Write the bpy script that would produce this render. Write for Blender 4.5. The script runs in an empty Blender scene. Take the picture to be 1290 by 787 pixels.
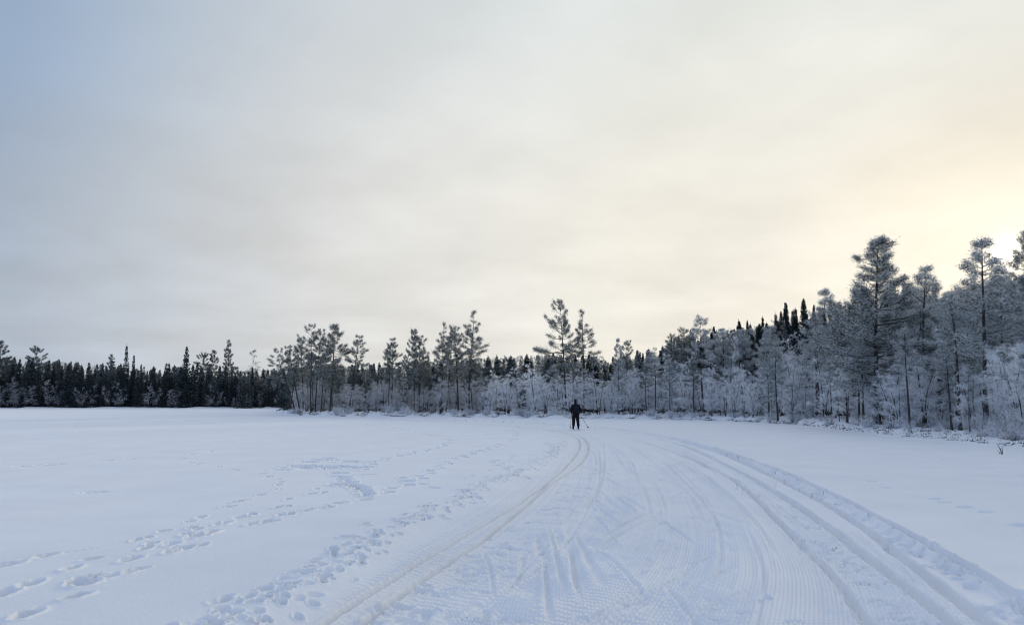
import bpy, math, random
import numpy as np
from mathutils import Vector, Matrix

C = bpy.context.scene.collection
scn = bpy.context.scene
rad = math.radians

# ------------------------------------------------------------------ camera
EYE = 1.6
F = 950.0                      # focal length in photo pixels (1290 wide)
CX, CY, HOR = 645.0, 393.5, 506.0
TH = math.atan((HOR - CY) / F)
cth, sth = math.cos(TH), math.sin(TH)

def ray(px, py):
    x = (px - CX) / F
    u = -(py - CY) / F
    return (x, cth - u * sth, sth + u * cth)

def gp(px, py, z=0.0):
    d = ray(px, py)
    t = (z - EYE) / d[2]
    return (d[0] * t, d[1] * t)

def at_depth(px, py, Y):
    d = ray(px, py)
    t = Y / d[1]
    return d[0] * t, EYE + t * d[2]

cam = bpy.data.cameras.new('camera')
cam.sensor_width = 36.0
cam.lens = 36.0 * F / 1290.0
cam.clip_end = 8000
cam.clip_start = 0.05
camo = bpy.data.objects.new('camera', cam)
C.objects.link(camo)
camo.location = (0, 0, EYE)
camo.rotation_euler = (math.pi / 2 + TH, 0, 0)
scn.camera = camo

# ------------------------------------------------------------------ noise
_rs = np.random.RandomState(7)
_perm = _rs.permutation(512)
_gang = _rs.rand(512) * 2 * np.pi
_gx, _gy = np.cos(_gang), np.sin(_gang)

def pnoise(x, y):
    xi = np.floor(x).astype(np.int64); yi = np.floor(y).astype(np.int64)
    xf = x - xi; yf = y - yi
    u = xf * xf * xf * (xf * (xf * 6 - 15) + 10)
    v = yf * yf * yf * (yf * (yf * 6 - 15) + 10)
    def g(ix, iy, dx, dy):
        h = _perm[(_perm[ix & 511] + iy) & 511]
        return _gx[h] * dx + _gy[h] * dy
    a = g(xi, yi, xf, yf); b = g(xi + 1, yi, xf - 1, yf)
    c = g(xi, yi + 1, xf, yf - 1); d = g(xi + 1, yi + 1, xf - 1, yf - 1)
    return (a + u * (b - a)) + v * ((c + u * (d - c)) - (a + u * (b - a)))

def sstep(a, b, x):
    t = np.clip((x - a) / (b - a), 0, 1)
    return t * t * (3 - 2 * t)

# ------------------------------------------------------------------ shoreline and terrain
SHORE_PX = [(-2500, 514.2), (-300, 514.2), (100, 514.0), (330, 514.0), (351, 514.3), (358, 522.8), (400, 523.6), (470, 524.4), (560, 525.2),
            (640, 526.0), (700, 527.0), (760, 526.8), (850, 528.6), (930, 531.0), (1000, 534.5), (1060, 543.0),
            (1120, 551.0), (1190, 558.0), (1290, 568.0), (1500, 588.0), (2200, 640), (4000, 760)]
_sa, _sr = [], []
for _p in SHORE_PX:
    _x, _y = gp(*_p)
    _sa.append(math.atan2(_x, _y)); _sr.append(math.hypot(_x, _y))
_sa = np.array(_sa); _sr = np.array(_sr)
BANKW_PX = [(-2500, 2.0), (351, 2.0), (358, 0.9), (700, 1.2), (900, 2.5), (1060, 7.0), (1300, 8.0), (4000, 8.0)]
_ba = np.array([math.atan((p[0] - CX) / F) for p in BANKW_PX]); _bw = np.array([p[1] for p in BANKW_PX])

def shore_r(az):
    return np.interp(az, _sa, _sr)

def land_s(x, y):
    az = np.arctan2(x, y); r = np.hypot(x, y)
    return r - shore_r(az) - pnoise(az * 45.0, r * 0 + 3.3) * 0.9 * np.clip(shore_r(az) / 80, .3, 1), az, r

def ground_base(x, y):
    s, az, r = land_s(x, y)
    w = np.interp(az, _ba, _bw)
    z = 0.30 * sstep(0.0, 1.0, s / w)
    z = z + np.clip(s - w, 0, 60) * np.interp(az, [-0.4, 0.0, 0.25, 0.7], [0.0, 0.0, 0.012, 0.03])
    m = sstep(-0.2, 1.0, s / np.minimum(w, 2.5))
    lump = np.abs(pnoise(x * 0.9, y * 0.9)) * 0.30 + pnoise(x * 2.3 + 5, y * 2.3) * 0.10 + np.abs(pnoise(x * 0.35, y * .35 + 9)) * .2
    z = z + m * lump * np.interp(az, [-0.5, -.31, -.28, 0.3, .5, 1], [.3, .3, 1.0, 0.9, 0.75, 0.75])
    return z

def gz(x, y):
    return float(ground_base(np.array([float(x)]), np.array([float(y)]))[0])

# ------------------------------------------------------------------ snow sheet: polar grid whose cells grow with distance
A0, A1 = rad(-42), rad(42)
az_c = np.concatenate([np.linspace(rad(-180), A0, 70, endpoint=False), np.linspace(A0, A1, 1750), np.linspace(A1, rad(180), 71)[1:]])
r_near = np.concatenate([[0.05], np.linspace(0.6, 3.8, 24, endpoint=False)])
inv = np.linspace(1 / 3.8, 1 / 140.0, 860)
r_mid = 1 / inv
r_far = 1 / np.linspace(1 / 140.0, 1 / 400.0, 24)[1:]
r_out = np.geomspace(400, 4500, 14)[1:]
r_c = np.concatenate([r_near, r_mid, r_far, r_out])
AZ, R = np.meshgrid(az_c, r_c)
X = R * np.sin(AZ); Y = R * np.cos(AZ)
NR, NA = X.shape
Z = ground_base(X, Y)
S_LAND = land_s(X, Y)[0]
WEAR = np.zeros_like(X)

def window(x0, x1, y0, y1):
    """row/column slice of the grid that covers a world rectangle in front of the camera"""
    xs = np.array([x0, x0, x1, x1]); ys = np.array([y0, y1, y0, y1])
    rr = np.hypot(xs, ys); aa = np.arctan2(xs, ys)
    rmin = min(rr.min(), max(abs(y0), 0.0) if x0 < 0 < x1 else rr.min())
    i0 = max(np.searchsorted(r_c, rmin) - 2, 0); i1 = min(np.searchsorted(r_c, rr.max()) + 2, NR)
    j0 = max(np.searchsorted(az_c, aa.min()) - 2, 0); j1 = min(np.searchsorted(az_c, aa.max()) + 2, NA)
    return slice(i0, i1), slice(j0, j1)

def smooth_poly(pts, n=4):
    """Catmull-Rom through ground points"""
    P = [np.array(p, float) for p in pts]
    P = [2 * P[0] - P[1]] + P + [2 * P[-1] - P[-2]]
    out = []
    for i in range(1, len(P) - 2):
        p0, p1, p2, p3 = P[i - 1:i + 3]
        for k in range(n):
            t = k / n
            out.append(0.5 * ((2 * p1) + (-p0 + p2) * t + (2 * p0 - 5 * p1 + 4 * p2 - p3) * t * t + (-p0 + 3 * p1 - 3 * p2 + p3) * t ** 3))
    out.append(P[-2])
    return np.array(out)

def polyfield(poly, margin):
    """signed distance (positive to the right of the travel direction) and arc length near a polyline, on a grid window"""
    w = window(poly[:, 0].min() - margin, poly[:, 0].max() + margin, max(poly[:, 1].min() - margin, .5), poly[:, 1].max() + margin)
    x = X[w]; y = Y[w]
    best = np.full(x.shape, 1e9); sd = np.full(x.shape, 1e9); arc = np.zeros(x.shape)
    L = 0.0
    n = len(poly)
    for k in range(n - 1):
        a = poly[k]; d = poly[k + 1] - a; l = math.hypot(*d)
        if l < 1e-6: continue
        d = d / l
        px = x - a[0]; py = y - a[1]
        t = px * d[0] + py * d[1]
        tc = np.clip(t, 0, l)
        ex = px - tc * d[0]; ey = py - tc * d[1]
        dist = np.hypot(ex, ey)
        sgn = np.where(px * d[1] - py * d[0] >= 0, 1.0, -1.0)
        m = dist < best
        best = np.where(m, dist, best); sd = np.where(m, dist * sgn, sd); arc = np.where(m, L + tc, arc)
        L += l
    return w, best, sd, arc, L

def ground_pts(pxs):
    return [gp(*p) for p in pxs]

# --- the trail --------------------------------------------------------
# the pairs of classic tracks, from near to far (photo pixels on the snow)
LT_L = [(345, 830), (410, 783), (481, 737), (570, 683), (651, 635), (699, 600), (726, 571), (730, 558), (722, 549), (690, 541.5), (640, 536.5), (560, 531.5), (480, 528.2), (420, 526.4)]
LT_R = [(398, 830), (458, 783), (536, 727), (617, 673), (690, 613), (731, 583), (741, 566), (738, 555.5), (727, 547.5), (692, 540.7), (640, 536.0), (560, 531.2), (480, 528.0), (420, 526.2)]
RT_L = [(1250, 830), (1203, 786), (1104, 710), (1013, 642), (925, 590), (857, 560), (800, 546.5), (755, 540), (700, 535.5), (640, 532.0), (560, 528.8)]
RT_R = [(1300, 830), (1248, 786), (1142, 706), (1066, 649), (982, 604), (914, 573), (857, 555.5), (800, 544.5), (755, 538.6), (700, 534.6), (640, 531.4), (560, 528.4)]
R_EDGE = [(1500, 850), (1400, 808), (1290, 750), (1142, 672), (1028, 613), (952, 582), (876, 557), (800, 543.2), (755, 537.5), (700, 533.6), (640, 530.7), (560, 527.8)]
R_THIN = [(1420, 850), (1290, 766), (1180, 701), (1066, 637), (975, 594), (900, 566)]
R_INNER = [(1140, 830), (1092, 782), (1047, 721), (982, 657), (933, 611), (895, 588), (850, 569), (800, 553)]
L_EDGE = [(200, 850), (285, 787), (400, 725), (500, 665), (600, 618), (665, 590), (705, 565), (712, 554), (700, 546.5), (660, 540.2), (600, 535.2), (520, 531), (440, 527.8)]

cl = lambda pts, n=6, z=-0.085: smooth_poly([gp(p[0], p[1], z) for p in pts], n)    # the lane lies below the open snow
ledge = cl(L_EDGE, z=-.02); redge = cl(R_EDGE, z=-.01)
# recessed groomed band: inside both edges
wR, bR, sdR, arR, _ = polyfield(redge, 60)
wL, bL, sdL, arL, _ = polyfield(ledge, 60)
SDR = np.full_like(X, 9e9); SDL = np.full_like(X, -9e9)
SDR[wR] = sdR; SDL[wL] = sdL
inside = (SDL > 0) & (SDR < 0)
TRAIL = np.minimum(SDL, -SDR)            # > 0 inside the groomed band
fadefar = 1 - sstep(70, 100, R)
# untouched snow: soft wind ripples
Zlake = pnoise(X * 0.35, Y * 0.5) * 0.022 + pnoise(X * 1.3 + 4, Y * 1.9) * 0.007 + pnoise(X * 6, Y * 8) * 0.0022 * (1 - sstep(8, 25, R))
Zlake += (pnoise(X * 22, Y * 26) + .7 * pnoise(X * 47, Y * 49)) * 0.0018 * (1 - sstep(6, 14, R))
Z += Zlake
side_r = sstep(-0.20, 0.05, -SDR) * 0
rec = sstep(-0.05, 0.22, np.minimum(SDL * 0.6 + 0.02, -SDR)) * inside
rec = np.where((SDL > -0.3) & (SDR < 0.02), sstep(0.0, 0.15, np.minimum(-SDR, (SDL + .35) * 0.17)), 0)
Z -= 0.10 * rec * fadefar
# slight rim of pushed snow just outside the groomed edge
Z += 0.012 * np.exp(-((SDR - 0.06) / 0.07) ** 2) * fadefar * (SDL > 0)

def groove(pts, width, depth, lip=0.0, wear=0.0, n=6, rough=0.0, slope=0.35, z=-0.085):
    poly = cl(pts, n, z)
    w, b, sd, arc, L = polyfield(poly, 0.6)
    nz = pnoise(arc * 3.1, sd * 4 + depth * 100) if rough else 0.0
    hw = width / 2
    prof = 1 - sstep(hw * (1 - slope), hw * (1 + slope), b + rough * hw * nz)
    ends = sstep(0, .3, arc) * (1 - sstep(L - 0.3, L, arc))
    Z[w] -= depth * prof * (1 + .25 * nz)
    if lip:
        Z[w] += lip * np.exp(-((b - hw * 1.75) / (hw * 0.5)) ** 2) * (1 + .8 * nz)
    if wear:
        WEAR[w] = np.maximum(WEAR[w], wear * (1 - sstep(hw * 1.0, hw * 1.8, b)))
    return w, b, sd, arc

# corduroy and machine tread ----------------------------------------------------
ctr = cl([(700, 1000), (745, 840), (800, 787), (862, 700), (862, 640), (838, 600), (810, 572), (780, 556), (752, 546), (712, 538.7), (660, 534.4), (590, 530.7), (520, 528.3)], 8)
wC, bC, sdC, arC, _ = polyfield(ctr, 9)
vv = np.full_like(X, 99.); uu = np.zeros_like(X)
vv[wC] = sdC; uu[wC] = arC
tmask = sstep(0.3, 0.6, TRAIL)
pix = 754.0 / R                          # picture pixels per metre across the view
near_v = sstep(1.2, 3.2, pix * 0.036)
wob = pnoise(uu * 0.35, vv * 1.2) * 0.010
patch = 0.5 + 0.9 * pnoise(uu * 0.22 + 4, vv * 1.1)
patch = np.clip(patch, 0.0, 1.0)
ribs = np.sin(2 * np.pi * (vv + wob) / 0.036)
z_c = 0.0095 * ribs * (0.30 + 0.70 * patch) * near_v * tmask
near_u = 1 - sstep(13, 24, R)
u_w = pnoise(uu * .8, vv * 2.0) * .02
cross = np.sin(2 * np.pi * (uu + u_w + vv * .12) / 0.105)
band = np.clip(1.5 * pnoise(uu * 0.10 + 20, vv * 1.5 + 7) + 0.35, 0, 1)
z_c += 0.0090 * cross * band * near_u * tmask
tread = np.exp(-((vv + 1.05) / 0.27) ** 4) + np.exp(-((vv - 0.55) / 0.24) ** 4) + .8 * np.exp(-((vv - 1.5) / 0.25) ** 4) + .6 * np.exp(-((vv + .1) / 0.2) ** 4)
z_c += 0.014 * np.sin(2 * np.pi * (uu + 0.3 * np.abs(np.mod(vv, .12) - .06)) / 0.12) * np.clip(tread, 0, 1) * near_u * tmask * np.clip(pnoise(uu * .3 + 1, vv * .7) * 2 + .55, 0, 1)
# long shallow lanes and packed-snow unevenness
z_c += (0.020 * pnoise(vv * 1.5, uu * 0.07) + 0.010 * pnoise(vv * 4.5, uu * 0.12) + 0.006 * pnoise(vv * 3, uu * 1.6) + 0.019 * pnoise(vv * 7 + 2, uu * 0.1) + 0.014 * pnoise(vv * 15, uu * 0.14 + 5)) * tmask
z_c -= 0.012 * np.clip(tread, 0, 1) * tmask
# long thin lines of single skis following the lane, and slanted skating strokes farther along
RL = random.Random(29)
w0 = (slice(int(np.searchsorted(r_c, 3.8)), int(np.searchsorted(r_c, 90))), slice(70, 1820))
def uv_cut(v_line, wd, dep, fade):
    q = np.abs(vv[w0] - v_line)
    z_c[w0] -= dep * fade * np.exp(-(q / wd) ** 2) * tmask[w0]
    z_c[w0] += dep * .4 * fade * np.exp(-((q - 2.2 * wd) / wd) ** 2) * tmask[w0]
for _ in range(38):
    v0 = RL.uniform(-1.9, 2.4); ph = RL.uniform(0, 6); am = RL.uniform(.03, .14); u0 = RL.uniform(0, 24); ln_ = RL.uniform(5, 22)
    U = uu[w0]
    uv_cut(v0 + am * np.sin(U * RL.uniform(.12, .3) + ph), RL.uniform(.018, .032), RL.uniform(.016, .032), sstep(u0, u0 + 1.5, U) * (1 - sstep(u0 + ln_ - 2, u0 + ln_, U)))
for _ in range(70):
    u0 = RL.uniform(1.5, 34); v0 = RL.uniform(-1.5, 2.0); ta = math.tan(RL.choice((-1, 1)) * RL.uniform(.16, .42)); ln_ = RL.uniform(1.2, 2.6)
    U = uu[w0]
    uv_cut(v0 + ta * (U - u0), RL.uniform(.018, .030), RL.uniform(.018, .032), sstep(u0, u0 + .4, U) * (1 - sstep(u0 + ln_ - .4, u0 + ln_, U)))
# snow crumbs
z_c += np.clip(pnoise(X * 9 + 3, Y * 9) - .28, 0, 1) * 0.035 * tmask * (1 - sstep(14, 30, R))
z_c += pnoise(X * 24, Y * 24) * .0028 * tmask * (1 - sstep(8, 16, R))
Z += z_c * (inside)

for pts in (LT_L, LT_R):
    groove(pts, 0.080, 0.075, 0.012, 0.26, rough=.25)
# packed, slightly discoloured bed under the used track
mid = cl([((a[0] + b[0]) / 2, (a[1] + b[1]) / 2) for a, b in zip(LT_L, LT_R)])
w_, b_, sd_, arc_, L_ = polyfield(mid, 1.0)
WEAR[w_] = np.maximum(WEAR[w_], 0.20 * (1 - sstep(.22, .42, b_ + .08 * pnoise(arc_ * 1.5, sd_ * 3))))
for pts in (RT_L, RT_R):
    groove(pts, 0.125, 0.095, 0.016, 0.10, rough=.3, slope=.25)
# chatter of broken crust along the walls of the far-side tracks
for pts in (RT_L, RT_R):
    poly = cl(pts)
    w, b, sd, arc, L = polyfield(poly, .5)
    Z[w] += 0.010 * pnoise(arc * 14, sd * 9) * np.exp(-((sd + .06) / .07) ** 2) * (1 - sstep(14, 28, R[w]))
groove(R_INNER, 0.09, 0.070, 0.010, 0.1, rough=.3, slope=.25)
groove(R_THIN, 0.07, 0.060, 0.010, rough=.4, slope=.25)
groove([(1060 * .3394 + 400, 110 * .3394 + 520), (1062 * .3394 + 400, 200 * .3394 + 520), (1035 * .3394 + 400, 300 * .3394 + 520), (985 * .3394 + 400, 350 * .3394 + 520)], 0.06, 0.03, .006)
groove([(1040 * .3394 + 400, 130 * .3394 + 520), (1050 * .3394 + 400, 230 * .3394 + 520), (1000 * .3394 + 400, 340 * .3394 + 520)], 0.05, 0.018, .004)

# strokes of skate skis: thin grooves, deepest in the middle
def z7(x, y): return (400 + x * .3394, 520 + y * .3394)
STROKES = [((850, 405), (880, 500), (935, 700)), ((940, 415), (1010, 540), (1075, 660)), ((925, 400), (960, 570), (1010, 710)), ((840, 520), (852, 640), (868, 787)),
           ((805, 440), (825, 490), (860, 560)), ((885, 430), (905, 480), (932, 520)), ((940, 470), (955, 590), (980, 700)), ((1020, 330), (1065, 365), (1115, 405)),
           ((1045, 293), (1110, 345), (1165, 388)), ((1095, 300), (1150, 340), (1200, 375)), ((1010, 475), (1110, 425), (1215, 380)), ((1015, 520), (1130, 465), (1262, 400)),
           ((800, 545), (835, 510), (872, 478)), ((940, 787), (1100, 700), (1255, 620)), ((1060, 787), (1160, 725), (1267, 660)), ((1020, 458), (1130, 412), (1240, 368)),
           ((1150, 318), (1200, 295), (1255, 268)), ((1010, 500), (1090, 460), (1180, 420)), ((620, 787), (625, 750), (628, 715)), ((385, 787), (400, 750), (412, 715)),
           ((1040, 445), (1150, 392), (1250, 350)), ((700, 660), (760, 590), (800, 545)), ((1000, 787), (1110, 722), (1230, 655)), ((1105, 287), (1170, 330), (1215, 362)),
           ((1290, 640), (1400, 560), (1500, 500)), ((1320, 700), (1450, 610), (1560, 540)), ((1250, 225), (1330, 190), (1400, 165)), ((1270, 330), (1340, 300), (1420, 270))]
for k, st in enumerate(STROKES):
    poly = cl([z7(*p) for p in st], 5)
    w, b, sd, arc, L = polyfield(poly, .5)
    g_ = sstep(0, .35 * L, arc) * (1 - sstep(.75 * L, L, arc))
    wd = (0.026 + 0.016 * (k % 3)) * (0.6 + .8 * arc / L)
    Z[w] -= 0.034 * g_ * (1 - sstep(wd * .5, wd * 1.3, b))
    Z[w] += 0.020 * g_ * np.exp(-((sd - wd * 2.0) / (wd * .9)) ** 2) + 0.006 * g_ * np.exp(-((sd + wd * 2.0) / (wd * .9)) ** 2)

# --- prints -------------------------------------------------------------
RNG = random.Random(11)
def dent(x, y, ang, l, wdt, depth, rim=0.13, skew=0.0):
    m = l * 1.3
    w = window(x - m, x + m, y - m, y + m)
    dx = X[w] - x; dy = Y[w] - y
    ca, sa = math.cos(ang), math.sin(ang)
    p = dx * sa + dy * ca; q = dx * ca - dy * sa        # along / across the walking direction
    nz = pnoise(X[w] * 11 + x, Y[w] * 11) * .35
    e = np.sqrt((p / (l * .5)) ** 2 + (q / (wdt * .5)) ** 2) + nz
    core = 1 - sstep(0.62, 0.98, e)
    depth = depth * 1.35
    Z[w] += -depth * core + depth * rim * np.exp(-((e - 1.22) / .20) ** 2)

def dents_px(lst, off, sc, heading=None, l=.34, wdt=.2, depth=.075, jit=.2):
    pts = [gp(off[0] + a * sc, off[1] + b * sc) for a, b in lst]
    for i, p in enumerate(pts):
        if heading is None:
            q = pts[min(i + 1, len(pts) - 1)]; o = pts[max(i - 1, 0)]
            ang = math.atan2(q[0] - o[0], q[1] - o[1])
        else: ang = heading
        f = RNG.uniform(.8, 1.2)
        dent(p[0], p[1], ang + RNG.uniform(-jit, jit), l * f, wdt * f, depth * RNG.uniform(.7, 1.2))

H1 = 0.0
Z6 = ((0, 520), .3394)
big = [(100, 750), (110, 637), (265, 577), (285, 628), (325, 635), (280, 685), (485, 541), (560, 485), (540, 500), (640, 512), (690, 500), (785, 443), (745, 455), (10, 672), (935, 378), (940, 412), (20, 565)]
dents_px(big, *Z6, heading=H1, l=.34, wdt=.16, depth=.10, jit=.35)
sml = [(340, 542), (170, 530), (375, 610), (345, 615), (410, 603), (480, 590), (520, 578), (610, 437), (510, 470), (545, 463), (640, 485), (750, 490), (690, 452), (710, 427), (735, 430), (705, 403), (745, 386), (825, 412), (840, 408),
       (850, 349), (880, 331), (905, 325), (970, 304), (1030, 283), (1035, 268), (1040, 258), (1035, 243), (995, 235), (975, 225), (870, 210), (885, 213), (815, 200), (740, 188), (710, 182), (680, 170), (705, 153), (785, 140), (880, 133), (900, 127), (1065, 107),
       (985, 405), (1005, 402), (895, 388), (1045, 380), (1080, 375), (1130, 365), (1150, 362), (1190, 354), (1225, 350), (1070, 320), (1035, 350), (1070, 345), (1175, 282), (1160, 300), (1200, 297), (1250, 267)]
dents_px(sml, *Z6, heading=H1 + .2, l=.28, wdt=.13, depth=.075, jit=.4)
dents_px([(80, 197), (160, 192), (205, 188), (390, 176), (480, 170), (270, 48), (300, 48), (350, 292)], *Z6, heading=1.2, l=.5, wdt=.3, depth=.035)
# dragged, trampled place and double rows of prints in the open snow
drag = [(1045, 211), (1085, 203), (1120, 200), (1150, 205), (1180, 203), (1210, 201), (1240, 205), (1265, 203), (1290, 202), (1330, 203), (1350, 202), (1130, 184), (1145, 181), (1190, 174), (1215, 168), (1240, 178), (1270, 176), (1300, 182), (1100, 196), (1160, 196), (1200, 198), (1250, 198)]
dents_px(drag, *Z6, heading=1.25, l=.62, wdt=.4, depth=.10)
Z7 = ((400, 520), .3394)
dbl = [(62, 222), (70, 235), (78, 245), (95, 255), (110, 262), (125, 270), (140, 276), (160, 285), (180, 295), (190, 302), (95, 222), (100, 238), (112, 247), (128, 256), (145, 268), (165, 276), (180, 288), (65, 266), (80, 268), (160, 297)]
dents_px(dbl, *Z7, heading=-.3, l=.38, wdt=.28, depth=.09)
def walk(pts, off, sc, step, l, wdt, depth, gap=.09, skip=.1):
    poly = smooth_poly([gp(off[0] + a * sc, off[1] + b * sc) for a, b in pts], 5)
    seg = np.hypot(*(poly[1:] - poly[:-1]).T); L = seg.sum(); cum = np.concatenate([[0], np.cumsum(seg)])
    s = 0.0; k = 0
    while s < L:
        x = np.interp(s, cum, poly[:, 0]); y = np.interp(s, cum, poly[:, 1])
        x2 = np.interp(min(s + .3, L), cum, poly[:, 0]); y2 = np.interp(min(s + .3, L), cum, poly[:, 1])
        ang = math.atan2(x2 - x, y2 - y); sd = gap * (1 if k % 2 else -1)
        if RNG.random() > skip:
            dent(x + sd * math.cos(ang), y - sd * math.sin(ang), ang + RNG.uniform(-.2, .2), l * RNG.uniform(.85, 1.2), wdt * RNG.uniform(.85, 1.2), depth * RNG.uniform(.7, 1.25))
        s += step * RNG.uniform(.8, 1.2); k += 1
walk([(100, 335), (200, 308), (330, 265), (430, 215), (520, 170), (640, 130), (720, 100), (737, 75), (700, 62)], *Z7, .60, .36, .22, .11)
walk([(650, 175), (672, 190), (740, 215), (768, 235)], *Z7, .55, .30, .2, .09)
walk([(655, 178), (740, 162), (825, 154)], *Z7, .7, .28, .2, .04)
walk([(852, 110), (882, 130), (872, 150), (845, 168)], *Z7, .52, .32, .22, .11)
walk([(160, 40), (260, 52), (360, 70), (440, 85), (495, 103), (440, 130), (360, 147), (300, 160), (200, 187), (150, 225), (230, 228)], *Z7, .70, .38, .24, .11)
walk([(300, 242), (345, 258), (390, 266), (490, 282), (550, 292), (620, 302)], *Z7, .75, .34, .22, .06)
walk([(140, 150), (280, 133), (400, 120), (640, 78)], *Z7, .9, .3, .2, .03)
walk([(400, 160), (470, 168)], *Z7, .9, .3, .2, .03)
Z8 = ((800, 520), .38)
walk([(640, 197), (690, 208), (735, 215), (800, 235), (840, 244), (880, 261)], *Z8, 1.0, .3, .2, .05)
dents_px([(995, 285), (1025, 297), (1090, 313), (1160, 328), (1275, 370), (560, 175), (1170, 182), (1215, 194), (1280, 206), (1060, 160), (1030, 152)], *Z8, heading=.9, l=.34, wdt=.22, depth=.065)
dents_px([(60, 520), (52, 500), (66, 532)], *Z7, heading=-.3, l=.30, wdt=.10, depth=.05)
# thin ski grooves across the open snow
groove([(0, 708), (46, 700), (120, 690), (165, 682)], .05, .022, .006, z=0)
groove([(270, 660), (300, 656), (345, 648), (420, 637)], .06, .03, .008, z=0)

# trampled shoulder on the near-side edge of the trail, then scuffs inside the lane
def scatter_band(poly_px, n, spread, l, wdt, depth, bias=0.0, rng=RNG, head=None, far=1.0, rim=.2):
    poly = cl(poly_px)
    seg = np.hypot(*(poly[1:] - poly[:-1]).T); cum = np.concatenate([[0], np.cumsum(seg)])
    for _ in range(n):
        s = cum[-1] * far * rng.random() ** 1.35
        x = np.interp(s, cum, poly[:, 0]); y = np.interp(s, cum, poly[:, 1])
        x2 = np.interp(s + .3, cum, poly[:, 0]); y2 = np.interp(s + .3, cum, poly[:, 1])
        ang = math.atan2(x2 - x, y2 - y); sd = bias + rng.gauss(0, spread)
        f = rng.uniform(.6, 1.3)
        dent(x + sd * math.cos(ang), y - sd * math.sin(ang), (ang if head is None else head) + rng.uniform(-.9, .9), l * f, wdt * f, depth * rng.uniform(.4, 1.3), rim)
wl_ = polyfield(cl(L_EDGE, z=-.02), 1.2)
w, b, sd, arc, L = wl_
Z[w] += (0.035 * np.exp(-((sd - .05) / .20) ** 2) + 0.016 * pnoise(X[w] * 5.5, Y[w] * 5.5) * np.exp(-((sd - .1) / .25) ** 2)) * fadefar[w]
scatter_band(L_EDGE, 900, .14, .145, .085, .042, bias=.08, far=.8)
scatter_band(L_EDGE, 60, .30, .2, .14, .05, bias=-.15, far=.6)
LT_IN = [(460, 830), (560, 765), (640, 705), (715, 640), (755, 600), (765, 575), (755, 558), (740, 549)]
scatter_band(LT_IN, 300, .26, .26, .10, .022, bias=-.05, head=1.4, rim=.2)
scatter_band(LT_IN, 120, .14, .22, .12, .035, bias=-.28, head=1.4, rim=.2)
RT_OUT = [(1400, 845), (1270, 765), (1160, 698), (1050, 635), (968, 594), (895, 567), (840, 551)]
scatter_band(RT_OUT, 170, .07, .22, .14, .05, bias=.0)
RT_IN = [(1220, 845), (1130, 770), (1040, 690), (960, 625), (900, 590), (850, 567)]
scatter_band(RT_IN, 420, .16, .12, .06, .026, bias=.05, head=1.3, rim=.2)
MIDL = [(880, 840), (870, 760), (862, 690), (850, 630), (830, 590), (800, 565)]
scatter_band(MIDL, 130, .55, .16, .08, .022, head=1.4, rim=.2)
dent(*gp(892, 761), 1.45, .22, .1, .05)

# near shadowed hollow prints in front of the shore on the far side: rough lumps on the bank
# ------------------------------------------------------------------ materials
def mat(name):
    m = bpy.data.materials.new(name); m.use_nodes = True
    nt = m.node_tree
    return m, nt, nt.nodes['Principled BSDF'], nt.nodes, nt.links

def ramp(nodes, stops):
    r = nodes.new('ShaderNodeValToRGB'); e = r.color_ramp.elements
    while len(e) < len(stops): e.new(0.5)
    for el, (p, c) in zip(e, stops):
        el.position = p; el.color = (*c, 1) if len(c) == 3 else c
    return r

def snow_material(name, trampled=False):
    m, nt, b, N, L = mat(name)
    at = N.new('ShaderNodeAttribute'); at.attribute_name = 'wear'
    tc = N.new('ShaderNodeTexCoord')
    n1 = N.new('ShaderNodeTexNoise'); n1.inputs['Scale'].default_value = 0.7; n1.inputs['Detail'].default_value = 5
    L.new(tc.outputs['Object'], n1.inputs['Vector'])
    r1 = ramp(N, [(0.3, (0.80, 0.815, 0.84)), (0.7, (0.86, 0.87, 0.885))])
    L.new(n1.outputs['Fac'], r1.inputs['Fac'])
    n2 = N.new('ShaderNodeTexNoise'); n2.inputs['Scale'].default_value = 9; n2.inputs['Detail'].default_value = 4
    L.new(tc.outputs['Object'], n2.inputs['Vector'])
    mul = N.new('ShaderNodeMath'); mul.operation = 'MULTIPLY'
    r2 = ramp(N, [(0.25, (.35, .35, .35)), (0.75, (1, 1, 1))])
    L.new(n2.outputs['Fac'], r2.inputs['Fac'])
    L.new(at.outputs['Fac'], mul.inputs[0]); L.new(r2.outputs['Color'], mul.inputs[1])
    mx = N.new('ShaderNodeMixRGB'); L.new(mul.outputs[0], mx.inputs['Fac'])
    L.new(r1.outputs['Color'], mx.inputs['Color1']); mx.inputs['Color2'].default_value = (0.80, 0.745, 0.67, 1)
    L.new(mx.outputs['Color'], b.inputs['Base Color'])
    b.inputs['Roughness'].default_value = 0.75
    b.inputs['Specular IOR Level'].default_value = 0.25
    g = N.new('ShaderNodeTexNoise'); g.inputs['Scale'].default_value = 55; g.inputs['Detail'].default_value = 3
    L.new(tc.outputs['Object'], g.inputs['Vector'])
    bp = N.new('ShaderNodeBump'); bp.inputs['Strength'].default_value = 0.35; bp.inputs['Distance'].default_value = 0.010
    L.new(g.outputs['Fac'], bp.inputs['Height']); L.new(bp.outputs['Normal'], b.inputs['Normal'])
    return m

M_SNOW = snow_material('untouched snow')
M_TRAIL = snow_material('groomed snow')
M_SHORE = snow_material('shore snow')

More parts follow.
